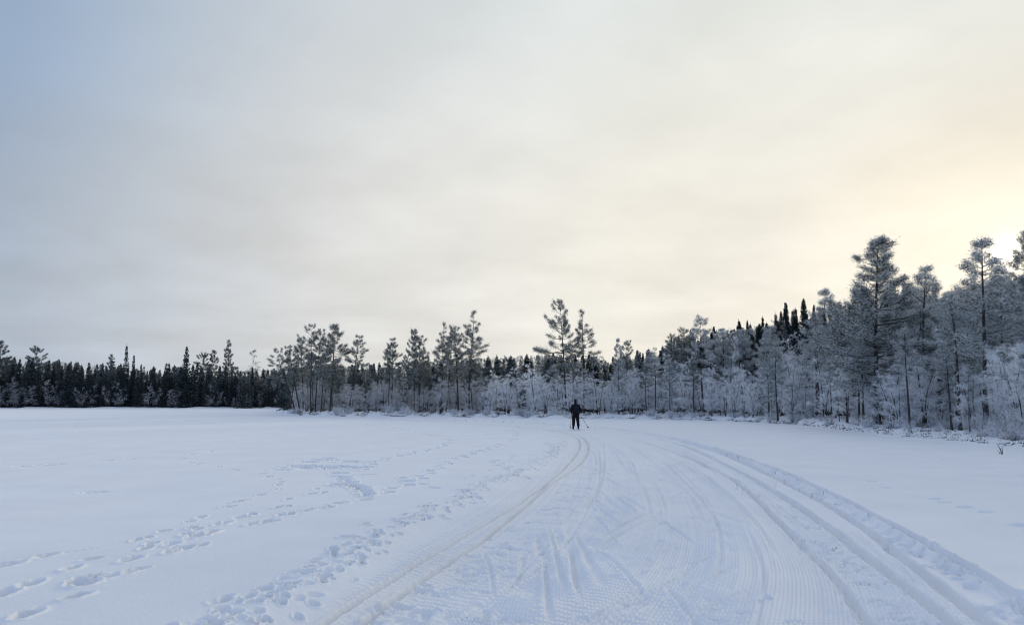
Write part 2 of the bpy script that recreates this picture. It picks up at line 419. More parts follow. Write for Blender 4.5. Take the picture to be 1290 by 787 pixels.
def noise_mat(name, c0, c1, scale, rough=.8, stretch=(1, 1, 1), p0=.35, p1=.65, bump=0.0):
    m, nt, b, N, L = mat(name)
    tc = N.new('ShaderNodeTexCoord'); mp = N.new('ShaderNodeMapping'); mp.inputs['Scale'].default_value = stretch
    L.new(tc.outputs['Object'], mp.inputs['Vector'])
    n = N.new('ShaderNodeTexNoise'); n.inputs['Scale'].default_value = scale; n.inputs['Detail'].default_value = 4
    L.new(mp.outputs['Vector'], n.inputs['Vector'])
    r = ramp(N, [(p0, c0), (p1, c1)]); L.new(n.outputs['Fac'], r.inputs['Fac'])
    L.new(r.outputs['Color'], b.inputs['Base Color'])
    b.inputs['Roughness'].default_value = rough; b.inputs['Specular IOR Level'].default_value = 0.2
    if bump:
        bp = N.new('ShaderNodeBump'); bp.inputs['Strength'].default_value = bump; bp.inputs['Distance'].default_value = .02
        L.new(n.outputs['Fac'], bp.inputs['Height']); L.new(bp.outputs['Normal'], b.inputs['Normal'])
    return m

M_BARK = noise_mat('pine bark', (.028, .025, .025), (.085, .075, .072), 9, stretch=(2, 2, .5), bump=.6)
M_BARKF = noise_mat('frosted bark', (.06, .06, .065), (.34, .36, .39), 5, stretch=(2, 2, .6), bump=.5)
M_NEEDLE = noise_mat('pine needles', (.022, .036, .024), (.055, .075, .045), 1.6)
M_NEEDLE_S = noise_mat('spruce needles', (.011, .019, .019), (.028, .042, .036), 1.6)
def see_through(m, f):
    nt = m.node_tree; N = nt.nodes; L = nt.links; b = N['Principled BSDF']
    src = b.inputs['Base Color'].links[0].from_socket
    t = N.new('ShaderNodeBsdfTranslucent'); L.new(src, t.inputs['Color'])
    mx = N.new('ShaderNodeMixShader'); mx.inputs['Fac'].default_value = f
    L.new(b.outputs[0], mx.inputs[1]); L.new(t.outputs[0], mx.inputs[2])
    L.new(mx.outputs[0], N['Material Output'].inputs['Surface'])
    return m
M_FROST = see_through(noise_mat('frosted needles', (.58, .62, .65), (.85, .88, .90), 2.2), .42)
M_TWIG = see_through(noise_mat('frosted twigs', (.72, .75, .78), (.92, .93, .95), 2.0), .45)
M_DUST = noise_mat('dusted needles', (.13, .16, .18), (.34, .39, .44), 2.0)
M_TWIGD = noise_mat('bare twigs', (.05, .045, .045), (.16, .15, .15), 3.0)
M_HEATH = noise_mat('dwarf shrub stems', (.016, .014, .014), (.05, .042, .038), 6)
MATS = {'needle': M_NEEDLE, 'sneedle': M_NEEDLE_S, 'frost': M_FROST, 'twig': M_TWIG, 'bark': M_BARK, 'barkf': M_BARKF, 'twigd': M_TWIGD}

# ------------------------------------------------------------------ helpers for objects
def tag(o, label=None, cat=None, group=None, kind=None):
    if label: o['label'] = label
    if cat: o['category'] = cat
    if group: o['group'] = group
    if kind: o['kind'] = kind
    return o

def np_mesh(name, V, tris=None, quads=None, tm=None, qm=None, mats=(), smooth=False):
    me = bpy.data.meshes.new(name)
    nt_ = 0 if tris is None else len(tris); nq = 0 if quads is None else len(quads)
    loops = []
    if nt_: loops.append(np.asarray(tris, np.int32).ravel())
    if nq: loops.append(np.asarray(quads, np.int32).ravel())
    lv = np.concatenate(loops)
    me.vertices.add(len(V)); me.vertices.foreach_set('co', np.asarray(V, np.float32).ravel())
    me.loops.add(len(lv)); me.loops.foreach_set('vertex_index', lv)
    me.polygons.add(nt_ + nq)
    st = np.concatenate([np.arange(nt_) * 3, nt_ * 3 + np.arange(nq) * 4]).astype(np.int32)
    me.polygons.foreach_set('loop_start', st)
    mi = np.concatenate([np.zeros(nt_, np.int32) if tm is None else np.asarray(tm, np.int32), np.zeros(nq, np.int32) if qm is None else np.asarray(qm, np.int32)])
    for m in mats: me.materials.append(m)
    me.polygons.foreach_set('material_index', mi)
    me.polygons.foreach_set('use_smooth', np.full(nt_ + nq, smooth, bool))
    me.update(calc_edges=True)
    return me

# ------------------------------------------------------------------ cut the sheet into lake, trail and shore
vid = np.arange(NR * NA).reshape(NR, NA)
Q = np.stack([vid[:-1, :-1], vid[:-1, 1:], vid[1:, 1:], vid[1:, :-1]], -1)
# close the ring at the back: last column equals the first one (both at 180 degrees)
fc = lambda A: (A[:-1, :-1] + A[:-1, 1:] + A[1:, 1:] + A[1:, :-1]) / 4
f_land = fc(S_LAND) > 0
f_trail = (fc(TRAIL) > -0.10) & ~f_land & (fc(R) < 100)
VALL = np.stack([X, Y, Z], -1).reshape(-1, 3)
# vertex normals of the whole sheet, so the pieces meet without a crease
dxa = np.gradient(X, axis=1); dya = np.gradient(Y, axis=1); dza = np.gradient(Z, axis=1)
dxr = np.gradient(X, axis=0); dyr = np.gradient(Y, axis=0); dzr = np.gradient(Z, axis=0)
NX = dya * dzr - dza * dyr; NY = dza * dxr - dxa * dzr; NZ = dxa * dyr - dya * dxr
NN = np.stack([NX, NY, NZ], -1); NN /= np.linalg.norm(NN, axis=-1, keepdims=True) + 1e-12
NN *= np.sign(NN[..., 2:3] + 1e-12)
NN = NN.reshape(-1, 3)
for nm, fm, mm in (('frozen_lake', ~f_land & ~f_trail, M_SNOW), ('ski_trail', f_trail, M_TRAIL), ('snowy_shore', f_land, M_SHORE)):
    q = Q[fm].reshape(-1, 4)
    used, inv_ = np.unique(q.ravel(), return_inverse=True)
    me = np_mesh(nm, VALL[used], quads=inv_.reshape(-1, 4), mats=[mm], smooth=True)
    at = me.attributes.new('wear', 'FLOAT', 'POINT'); at.data.foreach_set('value', WEAR.reshape(-1)[used].astype(np.float32))
    me.normals_split_custom_set_from_vertices(NN[used].tolist())
    o = bpy.data.objects.new(nm, me); C.objects.link(o)
    tag(o, kind='structure')

# ------------------------------------------------------------------ plant meshes
def norm(v): return v / (np.linalg.norm(v, axis=-1, keepdims=True) + 1e-9)

class Plant:
    """collects tapered tubes, needle blades and twig ribbons"""
    def __init__(self): self.V = []; self.T = []; self.Tm = []; self.Qd = []; self.Qm = []; self.n = 0
    def tube(self, P, Rr, sides, m):
        P = np.asarray(P, float); Rr = np.asarray(Rr, float); k = len(P)
        d = np.gradient(P, axis=0); d = norm(d)
        a = norm(np.cross(d, np.array([0.31, 0.95, 0.05]))); b = np.cross(d, a)
        th = np.linspace(0, 2 * np.pi, sides, endpoint=False)
        ring = P[:, None] + Rr[:, None, None] * (np.cos(th)[None, :, None] * a[:, None] + np.sin(th)[None, :, None] * b[:, None])
        base = self.n; self.V.append(ring.reshape(-1, 3)); self.n += k * sides
        i = np.arange(k - 1)[:, None] * sides; j = np.arange(sides)[None]; j2 = (j + 1) % sides
        q = np.stack([i + j, i + j2, i + sides + j2, i + sides + j], -1).reshape(-1, 4) + base
        self.Qd.append(q); self.Qm.append(np.full(len(q), m))
    def blades(self, c, d, ln, wd, m):
        """single triangles from c along d"""
        n = len(c)
        side = norm(np.cross(d, RS.normal(size=(n, 3)))) * (wd / 2)[:, None]
        v = np.stack([c - side, c + side, c + d * ln[:, None]], 1).reshape(-1, 3)
        t = np.arange(n * 3).reshape(-1, 3) + self.n
        self.V.append(v); self.n += n * 3; self.T.append(t); self.Tm.append(m)
    def ribbons(self, c, d, ln, wd, droop, m):
        """tapering two-piece twigs bending down by droop"""
        n = len(c)
        side = norm(np.cross(d, RS.normal(size=(n, 3)))) * (wd / 2)[:, None]
        mid = c + d * (ln * .55)[:, None]; d2 = norm(d + np.stack([0 * droop, 0 * droop, -droop], -1)); tip = mid + d2 * (ln * .45)[:, None]
        v = np.stack([c - side, c + side, mid + side * .8, mid - side * .8, tip], 1).reshape(-1, 3)
        o = np.arange(n)[:, None] * 5 + self.n
        self.V.append(v); self.n += n * 5
        self.Qd.append(np.concatenate([o, o + 1, o + 2, o + 3], 1)); self.Qm.append(m)
        self.T.append(np.concatenate([o + 3, o + 2, o + 4], 1)); self.Tm.append(m)
        return mid, tip, d2
    def mesh(self, name, mats):
        cat = lambda L: np.concatenate(L) if L else None
        return np_mesh(name, np.concatenate(self.V), cat(self.T), cat(self.Qd), cat(self.Tm), cat(self.Qm), mats)

def stem_curve(H, n, wig, lean=(0, 0), rs=None):
    z = np.linspace(0, H, n)
    ph = rs.rand(4) * 6.28
    x = wig * H * (np.sin(z / H * 3.0 + ph[0]) - math.sin(ph[0])) * .5 + wig * .4 * H * (np.sin(z / H * 7 + ph[1]) - math.sin(ph[1])) * .5 + lean[0] * (z / H) ** 2 * H
    y = wig * H * (np.sin(z / H * 3.0 + ph[2]) - math.sin(ph[2])) * .5 + lean[1] * (z / H) ** 2 * H
    return np.stack([x, y, z], -1)

def interp_curve(P, z):
    return np.array([np.interp(z, P[:, 2], P[:, 0]), np.interp(z, P[:, 2], P[:, 1]), z])

RS = np.random.RandomState(5)

def make_pine(seed, H=10., cb=.45, Rw=1.5, frost=.3, asym=(0, 0), wig=.015, lod=1.0, shape='pine', gap=.15, dead=6, whorl=.42, pad=1.0):
    """returns (trunk mesh, crown mesh)"""
    global RS
    RS = rs = np.random.RandomState(seed)
    P = stem_curve(H, 14, wig, rs=rs); P[0, 2] = -.35
    tr = Plant()
    r0 = .0115 * H
    rr = r0 * np.clip(1 - P[:, 2] / H, 0.04, 1) ** .8; rr[0] *= 1.35; rr[1] *= 1.05
    tr.tube(P, rr, 8 if lod >= 1 else 5, 0)
    # dead stubs below the crown
    for _ in range(dead):
        z = rs.uniform(.15 * H, cb * H); a = rs.rand() * 6.28; l = rs.uniform(.3, .9)
        b = interp_curve(P, z); d = np.array([math.cos(a), math.sin(a), rs.uniform(-.25, .15)])
        tr.tube([b, b + d * l * .5, b + d * l + np.array([0, 0, -.08])], [.018, .013, .006], 3, 1 if rs.rand() < .6 else 0)
    cr = Plant()
    cz = cb * H
    z = cz
    tc_, td_, tl_ = [], [], []
    while z < H * .985:
        t = (z - cz) / (H - cz)
        if shape == 'pine':
            prof = (1 - t) ** .62 * min(1, .45 + t / .28) + .10
        elif shape == 'broad':
            prof = (1 - t ** 2.6) * min(1, .35 + t / .35) + .08
        else:
            prof = (1 - t) ** .85 + .06
        nbr = rs.randint(3, 6)
        a0 = rs.rand() * 6.28
        for k in range(nbr):
            if rs.rand() < gap: continue
            a = a0 + k * 6.28 / nbr + rs.normal() * .25
            L = Rw * prof * rs.uniform(.40, 1.35)
            L *= max(.25, 1 + asym[0] * math.cos(a) + asym[1] * math.sin(a))
            zb = z + rs.uniform(-.12, .12)
            b = interp_curve(P, min(zb, H))
            el = (-.12 + .75 * t + rs.normal() * .12)
            e2 = el + rs.uniform(.1, .45)
            h = np.array([math.cos(a), math.sin(a), 0])
            d1 = h * math.cos(el) + np.array([0, 0, math.sin(el)]); d2 = h * math.cos(e2) + np.array([0, 0, math.sin(e2)])
            p1 = b + d1 * L * .5; p2 = p1 + d2 * L * .5
            cr.tube([b, p1, p2], [.012 + .012 * L, .008 + .007 * L, .004], 3, 2)
            nt_ = int((2 + 11 * L) * pad)
            s = rs.uniform(.30, 1.0, nt_) ** .75
            base = np.where(s[:, None] < .5, b + (p1 - b) * (s[:, None] / .5), p1 + (p2 - p1) * ((s[:, None] - .5) / .5))
            sidev = np.cross(h, [0, 0, 1.])
            lat = rs.uniform(-1, 1, nt_)
            td = norm(h[None] * .55 + sidev[None] * lat[:, None] + np.array([0, 0, 1.])[None] * rs.uniform(.0, .55, nt_)[:, None])
            tl = (.10 + .30 * L * (1.15 - s)) * rs.uniform(.6, 1.2, nt_)
            for q in (.25, .62, 1.0):
                tc_.append(base + td * (tl * q)[:, None]); td_.append(td); tl_.append(tl)
            tc_.append(np.array([p2])); td_.append(np.array([d2])); tl_.append(np.array([.2]))
        z += whorl * rs.uniform(.75, 1.25) * (1 - .1 * t)
    top = interp_curve(P, H)
    tc_.append(np.repeat(top[None], 3, 0) - np.array([[0, 0, 0.], [0, 0, .15], [0, 0, .3]])); td_.append(np.repeat(np.array([[0, 0, 1.]]), 3, 0)); tl_.append(np.full(3, .2))
    c = np.concatenate(tc_); d = np.concatenate(td_)
    K = max(3, int(10 * lod)); big = 1.0 if lod >= 1 else (1 / lod) ** .62
    cc = np.repeat(c, K, 0); dd = np.repeat(d, K, 0)
    n = len(cc)
    cc = cc + rs.normal(size=(n, 3)) * .085
    bd = norm(dd * .55 + rs.normal(size=(n, 3)) * .65 + np.array([0, 0, .18]))
    ln = rs.uniform(.08, .19, n) * big; wd = rs.uniform(.014, .028, n) * big
    tuft_f = np.repeat(rs.rand(len(c)), K)
    pf = np.clip(frost + .35 * (bd[:, 2]) * min(1, frost * 2) + (tuft_f - .5) * .5, 0, 1)
    m = (rs.rand(n) < pf).astype(int)
    cr.blades(cc, bd, ln, wd, m)
    return tr.mesh('trunk', [M_BARK, M_TWIG if frost > .45 else M_BARKF]), cr.mesh('crown', [M_NEEDLE, M_DUST if lod < 1 else M_FROST, M_BARKF if frost > .45 else M_BARK])

def make_spruce(seed, H=11., Rw=1.6, frost=.12, lod=1.0, cb=.06, gap=.05, power=.9):
    global RS
    RS = rs = np.random.RandomState(seed)
    P = stem_curve(H, 10, .006, rs=rs); P[0, 2] = -.35
    tr = Plant(); rr = .0125 * H * np.clip(1 - P[:, 2] / H, .03, 1) ** .9
    tr.tube(P, rr, 7 if lod >= 1 else 5, 0)
    cr = Plant(); z = cb * H; C_, D_, L_ = [], [], []
    while z < H * .99:
        t = z / H
        nbr = rs.randint(4, 7); a0 = rs.rand() * 6.28
        for k in range(nbr):
            if rs.rand() < gap: continue
            a = a0 + k * 6.28 / nbr + rs.normal() * .2
            L = (Rw * (1 - t) ** power + .06) * rs.uniform(.6, 1.12)
            el = -.45 + .95 * t ** 1.5 + rs.normal() * .08
            h = np.array([math.cos(a), math.sin(a), 0.])
            b = interp_curve(P, z); d1 = h * math.cos(el) + np.array([0, 0, math.sin(el)]); e2 = el + .35
            d2 = h * math.cos(e2) + np.array([0, 0, math.sin(e2)])
            p1 = b + d1 * L * .6; p2 = p1 + d2 * L * .4
            if lod >= 1: cr.tube([b, p1, p2], [.012 + .01 * L, .01, .004], 3, 0)
            ns = int((5 + 22 * L) * lod) + 2
            s = rs.uniform(.1, 1, ns) ** .8
            base = np.where(s[:, None] < .6, b + (p1 - b) * (s[:, None] / .6), p1 + (p2 - p1) * ((s[:, None] - .6) / .4))
            sv = np.cross(h, [0, 0, 1.])
            td = norm(h[None] * rs.uniform(.2, .9, (ns, 1)) + sv[None] * rs.uniform(-1, 1, (ns, 1)) + np.array([0, 0, -1.])[None] * rs.uniform(-.1, .9, (ns, 1)))
            C_.append(base); D_.append(td); L_.append((.16 + .22 * L * (1 - s * .6)) * rs.uniform(.7, 1.2, ns))
        z += .27 * rs.uniform(.8, 1.2) * (1 - .3 * t) * (1 if lod >= 1 else 1.25)
    C_.append(interp_curve(P, H)[None] - [[0, 0, .1]]); D_.append(np.array([[0, 0, 1.]])); L_.append(np.array([.35]))
    c = np.concatenate(C_); d = np.concatenate(D_); l = np.concatenate(L_)
    K = 3; cc = np.repeat(c, K, 0) + rs.normal(size=(len(c) * K, 3)) * .03; n = len(cc)
    bd = norm(np.repeat(d, K, 0) + rs.normal(size=(n, 3)) * .30)
    big = 1 if lod >= 1 else (1 / lod) ** .6
    ln = np.repeat(l, K) * rs.uniform(.7, 1.1, n) * big ** .6; wd = rs.uniform(.05, .085, n) * big
    tf = np.repeat(rs.rand(len(c)), K)
    m = (rs.rand(n) < np.clip(frost + .25 * bd[:, 2] * (frost > .1) + (tf - .5) * frost * 1.5, 0, 1)).astype(int)
    cr.blades(cc, bd, ln, wd, m)
    return tr.mesh('trunk', [M_BARK]), cr.mesh('crown', [M_NEEDLE_S, M_DUST if frost < .3 else M_FROST])

def make_birch(seed, H=5., stems=3, spread=.22, dens=1.0, twig=.022, frost=.85, droop=.9, lod=1.0, slim=1.0, low=.10):
    """rime-covered birch: dark thin stems, a cloud of white twigs"""
    global RS
    RS = rs = np.random.RandomState(seed)
    tr = Plant(); cr = Plant()
    c1, d1, l1 = [], [], []
    for k in range(stems):
        a = k * 6.28 / max(stems, 1) + rs.normal() * .5
        hh = H * rs.uniform(.72, 1.0) if k else H
        ln = rs.uniform(.4, 1.2) * spread
        P = stem_curve(hh, 10, .03, (math.cos(a) * ln, math.sin(a) * ln), rs=rs)
        off = np.array([math.cos(a), math.sin(a), 0]) * .10 * (stems > 1)
        P = P + off; P[0, 2] = -.3
        r0 = .0105 * hh
        tr.tube(P, r0 * np.clip(1 - P[:, 2] / hh, .05, 1) ** .8, 6, 0)
        nb = int(17 * hh / 5 * (1 if lod >= 1 else .8))
        for j in range(nb):
            t = rs.uniform(low, 1.0); z = t * hh; b = interp_curve(P, z)
            aa = rs.rand() * 6.28; el = rs.uniform(.25, 1.05)
            L = hh * (.30 * (1 - t) ** .7 * min(1, .5 + t) + .07) * rs.uniform(.6, 1.2) * slim
            h = np.array([math.cos(aa), math.sin(aa), 0.])
            d = h * math.cos(el) + np.array([0, 0, math.sin(el)]); dd = norm(h * 1.0 + np.array([0, 0, .25]))
            p1 = b + d * L * .55; p2 = p1 + dd * L * .45
            cr.tube([b, p1, p2], [.009 + .004 * L, .012, .007], 3, 2 if rs.rand() < .35 else 0)
            n2 = int((3.2 + 6.5 * L) * dens)
            s = rs.uniform(.12, 1, n2)
            base = np.where(s[:, None] < .55, b + (p1 - b) * (s[:, None] / .55), p1 + (p2 - p1) * ((s[:, None] - .55) / .45))
            td = norm(h[None] * .5 + rs.normal(size=(n2, 3)) * .6 + np.array([0, 0, .25]))
            c1.append(base); d1.append(td); l1.append((.18 + .38 * L * (1.1 - s)) * rs.uniform(.6, 1.25, n2))
    c = np.concatenate(c1); d = np.concatenate(d1); l = np.concatenate(l1); n = len(c)
    tw = twig * (1 if lod >= 1 else 1.9)
    def pick(n): return (rs.rand(n) > frost).astype(int)
    mid, tip, d2 = cr.ribbons(c, d, l, np.full(n, tw * 1.1), rs.uniform(.1, droop, n), pick(n))
    K = 4 if lod >= 1 else 2
    for src, dr in ((c + d * (l * .3)[:, None], d), (mid, d), (tip, d2)):
        kk = K if src is not tip else max(2, K - 2)
        s = np.repeat(src, kk, 0); m_ = len(s)
        s = s + np.repeat(d * l[:, None], kk, 0) * rs.uniform(-.15, .15, (m_, 1))
        dd = norm(np.repeat(dr, kk, 0) * .6 + rs.normal(size=(m_, 3)) * .65 + np.array([0, 0, -.08]))
        cr.ribbons(s, dd, np.repeat(l, kk) * rs.uniform(.25, .6, m_) + .05, rs.uniform(.6, 1.1, m_) * tw, rs.uniform(.0, droop, m_), pick(m_))
    return tr.mesh('trunk', [M_BARKF if seed % 3 == 0 else M_BARK]), cr.mesh('crown', [M_TWIG, M_TWIGD, M_BARK])

def make_shrub(seed, H=.8, W=.8, n=60, frost=.8):
    global RS
    RS = rs = np.random.RandomState(seed)
    p = Plant()
    a = rs.rand(n) * 6.28; r = rs.rand(n) ** .7 * W * .35
    c = np.stack([np.cos(a) * r, np.sin(a) * r, np.full(n, -.08)], -1)
    d = norm(np.stack([np.cos(a) * r / W * 1.6, np.sin(a) * r / W * 1.6, np.ones(n)], -1) + rs.normal(size=(n, 3)) * .22)
    l = H * rs.uniform(.5, 1.1, n)
    mk = lambda n: (rs.rand(n) > frost).astype(int)
    mid, tip, d2 = p.ribbons(c, d, l, np.full(n, .022), rs.uniform(.1, .8, n), mk(n))
    for src in (c + d * (l * .3)[:, None], mid, (mid + tip) / 2, tip):
        s = np.repeat(src, 5, 0); m = len(s)
        dd = norm(np.repeat(d, 5, 0) * .7 + rs.normal(size=(m, 3)) * .6)
        p.ribbons(s, dd, np.repeat(l, 5) * rs.uniform(.15, .4, m), rs.uniform(.012, .024, m), rs.uniform(0, .6, m), mk(m))
    return p.mesh('frosted_shrub', [M_TWIG, M_TWIGD])

# variants: (trunk mesh, crown mesh, natural height)
V = {}
def var(key, fn, H, **k):
    V[key] = (*fn(H=H, **k), H)
# pines of the lake point: half bare trunks, dark crowns dusted with rime
for i in range(4): var(('pine', i), make_pine, 10., seed=100 + i, cb=(.42, .5, .46, .38)[i], Rw=(1.75, 1.6, 2.0, 1.85)[i], frost=.25, gap=.12, whorl=.42)
var('pad', make_pine, 10., seed=120, cb=.5, Rw=2.2, frost=.22, gap=.22, whorl=.56, shape='broad', wig=.02)
var('dense', make_pine, 10., seed=121, cb=.40, Rw=2.1, frost=.25, gap=.05, whorl=.34, pad=1.25)
var('onesided', make_pine, 10.5, seed=122, cb=.42, Rw=2.2, frost=.25, gap=.14, whorl=.42, wig=.006, asym=(-.28, 0), dead=9)
var('slim', make_pine, 10., seed=123, cb=.45, Rw=1.8, frost=.25, gap=.12, whorl=.45, shape='cone', dead=8)
# rimed pines of the near shore
for i in range(3): var(('fpine', i), make_pine, 9., seed=140 + i, cb=(.32, .38, .28)[i], Rw=(1.8, 1.6, 1.9)[i], frost=.56, gap=.10, whorl=.40, shape=('pine', 'cone', 'broad')[i], pad=1.2)
var('bigpine', make_pine, 11., seed=150, cb=.22, Rw=2.7, frost=.40, gap=.04, whorl=.33, shape='cone', pad=1.35)
var('thin_rimed', make_pine, 9., seed=152, cb=.26, Rw=1.8, frost=.48, gap=.15, whorl=.42, shape='cone', dead=10)
var('poor', make_pine, 9., seed=153, cb=.55, Rw=1.45, frost=.5, gap=.15, whorl=.42, dead=10)
for i in range(4): var(('spruce', i), make_spruce, 11., seed=170 + i, Rw=(1.8, 1.4, 2.1, 1.6)[i], frost=(.10, .06, .2, .14)[i])
for i in range(3): var(('fspruce', i), make_spruce, 11., seed=175 + i, Rw=(1.5, 1.3, 1.7)[i], frost=.45)
for i in range(4): var(('farspruce', i), make_spruce, 11., seed=180 + i, Rw=(2.0, 1.4, 2.5, 1.8)[i], frost=(.29, .2, .29, .29)[i], lod=.6, power=.8)
for i in range(3): var(('farpine', i), make_pine, 11., seed=190 + i, cb=(.4, .5, .35)[i], Rw=(2.0, 2.3, 1.9)[i], frost=(.3, .3, .4)[i], lod=.5, gap=.1, dead=2, shape=('pine', 'broad', 'cone')[i])
for i in range(3): var(('farbirch', i), make_birch, 5., seed=200 + i, stems=2, lod=.5, dens=.9, frost=.38)
for i in range(3): var(('greybirch', i), make_birch, 5., seed=260 + i, stems=(3, 2, 4)[i], spread=.2, frost=.68, low=.05)
for i in range(6): var(('birch', i), make_birch, 5., seed=210 + i, stems=(3, 2, 4, 1, 3, 2)[i], spread=(.2, .12, .3, .05, .25, .18)[i], slim=(1, .85, 1.05, 1.1, .9, 1.0)[i], frost=(.95, .92, .96, .93, .92, .97)[i])
var('bare', make_birch, 8., seed=230, stems=1, spread=.02, frost=.30, slim=.8, low=.35)
SHR = [make_shrub(240, .7, .9, 60), make_shrub(241, .5, 1.0, 70, .7), make_shrub(242, 1.0, .9, 60, .85), make_shrub(243, .45, .8, 60, .45)]

KIND = {'pine': ('pine_tree', 'pine'), 'spruce': ('spruce_tree', 'spruce'), 'birch': ('birch_tree', 'birch')}
def kind_of(key):
    k = key if isinstance(key, str) else key[0]
    if 'spruce' in k: return KIND['spruce']
    if 'birch' in k or k == 'bare': return KIND['birch']
    return KIND['pine']

def tree(key, x, y, height, label, group=None, dx=0.0, dy=0.0, rz=None, wide=1.0, z=None):
    tm, cm, H0 = V[key]
    nm, cat = kind_of(key)
    e = bpy.data.objects.new(nm, None); C.objects.link(e)
    e.empty_display_size = .3
    z = gz(x, y) if z is None else z
    s = height / H0
    e.location = (x, y, z)
    lean = Matrix.Rotation(math.atan2(dx, height), 4, 'Y') @ Matrix.Rotation(-math.atan2(dy, height), 4, 'X') @ Matrix.Rotation(RNG.rand_rz() if rz is None else rz, 4, 'Z')
    e.rotation_euler = lean.to_euler()
    e.scale = (s * wide, s * wide, s)
    tag(e, label, cat, group)
    for nm2, me in (('trunk', tm), ('crown', cm)):
        o = bpy.data.objects.new(nm2, me); C.objects.link(o); o.parent = e
    return e
RNG.rand_rz = lambda: RNG.random() * 6.283

def px_tree(key, bx, by, tx, ty, label, group=None, back=None, wide=1.0, rz=None):
    """a tree whose foot and top stand where the photograph shows them; by sets how far off it stands"""
    if back is None:
        zz = .45
        for _ in range(6):
            gx, gy = gp(bx, by, zz)
            zz = min(gz(gx, gy), 1.3)
    else:
        az = math.atan((bx - CX) / F); r = float(shore_r(az)) + back
        gx, gy = r * math.sin(az), r * math.cos(az)
        zz = gz(gx, gy)
    X2, Z2 = at_depth(tx, ty, gy)
    return tree(key, gx, gy, Z2 - zz, label, group, dx=X2 - gx, wide=wide, rz=rz, z=zz)

# ------------------------------------------------------------------ named trees
LP = 'pines on the wooded point'
px_tree('pad', 374, 0, 347, 435, 'pine leaning furthest out over the ice at the tip of the wooded point', LP, back=2.0, wide=.95, rz=2.8)
px_tree(('pine', 1), 380, 0, 363, 434, 'slanting pine with a rounded crown, second from the tip of the wooded point', LP, back=2.5, wide=1.0)
px_tree(('pine', 0), 384, 0, 379, 425, 'slim upright pine between the slanting pines and the flat-topped pine on the point', LP, back=5.0, wide=.85)
px_tree('pad', 394, 0, 391, 409, 'tall flat-topped pine with layered branches at the leaning clump on the point', LP, back=2.5, wide=.72, rz=.6)
px_tree(('pine', 2), 399, 0, 403, 416, 'pine with a ragged crown pressed between the flat-topped and the densest pine', LP, back=4.0, wide=.7)
px_tree(('pine', 3), 406, 0, 413, 428, 'shorter pine with a slanted trunk in front of the densest pine on the point', LP, back=2.0, wide=.65)
px_tree('dense', 418, 0, 421, 411, 'densest and broadest pine of the point, dark cone almost to the ground', LP, back=5.0, wide=1.0)
px_tree(('pine', 1), 441, 0, 453, 422, 'pine leaning away from the clump with open branches and a clear gap behind', LP, back=5.0, wide=.95)
px_tree(('pine', 0), 490, 0, 491, 432, 'pine with a split look, first of the two bare trunks past the gap', LP, back=4.0, wide=.8)
px_tree(('pine', 1), 494, 0, 495, 426, 'pine with a narrow pointed top, second of the two bare trunks past the gap', LP, back=5.0, wide=.85)
px_tree(('pine', 2), 504, 0, 512, 448, 'low leaning pine between the twin trunks and the dense-headed pine', LP, back=6.0, wide=.7)
px_tree('dense', 523, 0, 521, 417, 'dense-headed pine with a bare lower trunk in the middle of the point', LP, back=4.0, wide=.62)
px_tree(('pine', 2), 530, 0, 527, 424, 'pine close behind the dense-headed pine with branches reaching to one side', LP, back=6.5, wide=.95, rz=1.2)
px_tree(('pine', 1), 537, 0, 538, 450, 'short pine with a thin crown beside the dense-headed pine', LP, back=8, wide=.8)
px_tree('slim', 556, 0, 561, 408, 'pine with the needle-thin leader among the three crossing trunks', LP, back=4.0, wide=.9)
px_tree(('pine', 3), 563, 0, 569, 418, 'pine in the middle of the three crossing trunks', LP, back=6.5, wide=.75)
px_tree(('pine', 0), 578, 0, 571, 409, 'pine whose trunk tilts back across the other two crossing trunks', LP, back=3.5, wide=.9, rz=2.0)
px_tree('slim', 591, 0, 595, 393, 'tallest straight pine of the point, standing alone with an open crown', LP, back=4.0, wide=1.0, rz=.4)
px_tree('onesided', 713, 0, 706, 382, 'tall pine behind the skier with long branches on one side of its bare trunk', 'pines behind the skier', back=4.0, wide=.80, rz=0)
px_tree('slim', 735, 0, 733, 392, 'slim pine with a pointed crown beside the one-sided pine behind the skier', 'pines behind the skier', back=5.0, wide=1.0, rz=2.2)
px_tree('thin_rimed', 779, 0, 778, 426, 'thin young pine standing alone at the shore a little past the skier', back=3.0, wide=.62)
px_tree(('pine', 2), 786, 0, 790, 430, 'ragged pine rising behind the thin young pine past the skier', back=14.0, wide=.7)
px_tree('poor', 884, 0, 881, 401, 'rimed pine with a small high crown over a long trunk amid white birches', back=3.0, wide=1.05)
px_tree(('pine', 3), 846, 0, 844, 423, 'dark pine above the birches, shorter of the pair near the small-crowned pine', back=15.0, wide=.95)
px_tree(('pine', 0), 862, 0, 861, 412, 'dark pine above the birches, taller of the pair near the small-crowned pine', back=14.0, wide=.95)
px_tree(('birch', 3), 919, 0, 918, 413, 'tall cone-shaped white birch rising above the other birches', back=7.0, wide=.60)
px_tree(('spruce', 1), 931, 0, 931, 403, 'dark pointed spruce behind the cone-shaped white birch', back=22.0, wide=.8)
px_tree(('spruce', 3), 990, 0, 990, 381, 'dark spruce with a sharp tip, lower of two rising clear of the ridge', back=22.0, wide=.9)
px_tree(('spruce', 0), 1013, 0, 1013, 376, 'dark spruce, taller of the two rising clear of the ridge of rimed trees', back=22.0, wide=.9)
px_tree(('spruce', 1), 1003, 0, 1002, 388, 'short dark spruce between the two spruces on the ridge', back=26.0, wide=.8)
px_tree(('fpine', 1), 1043, 527, 1040, 363, 'rimed pine with a thin frayed top next to the great pine', back=None, wide=1.05)
px_tree('poor', 1030, 526, 1028, 400, 'rimed pine with a bare dark lower trunk among white birches', wide=1.1)
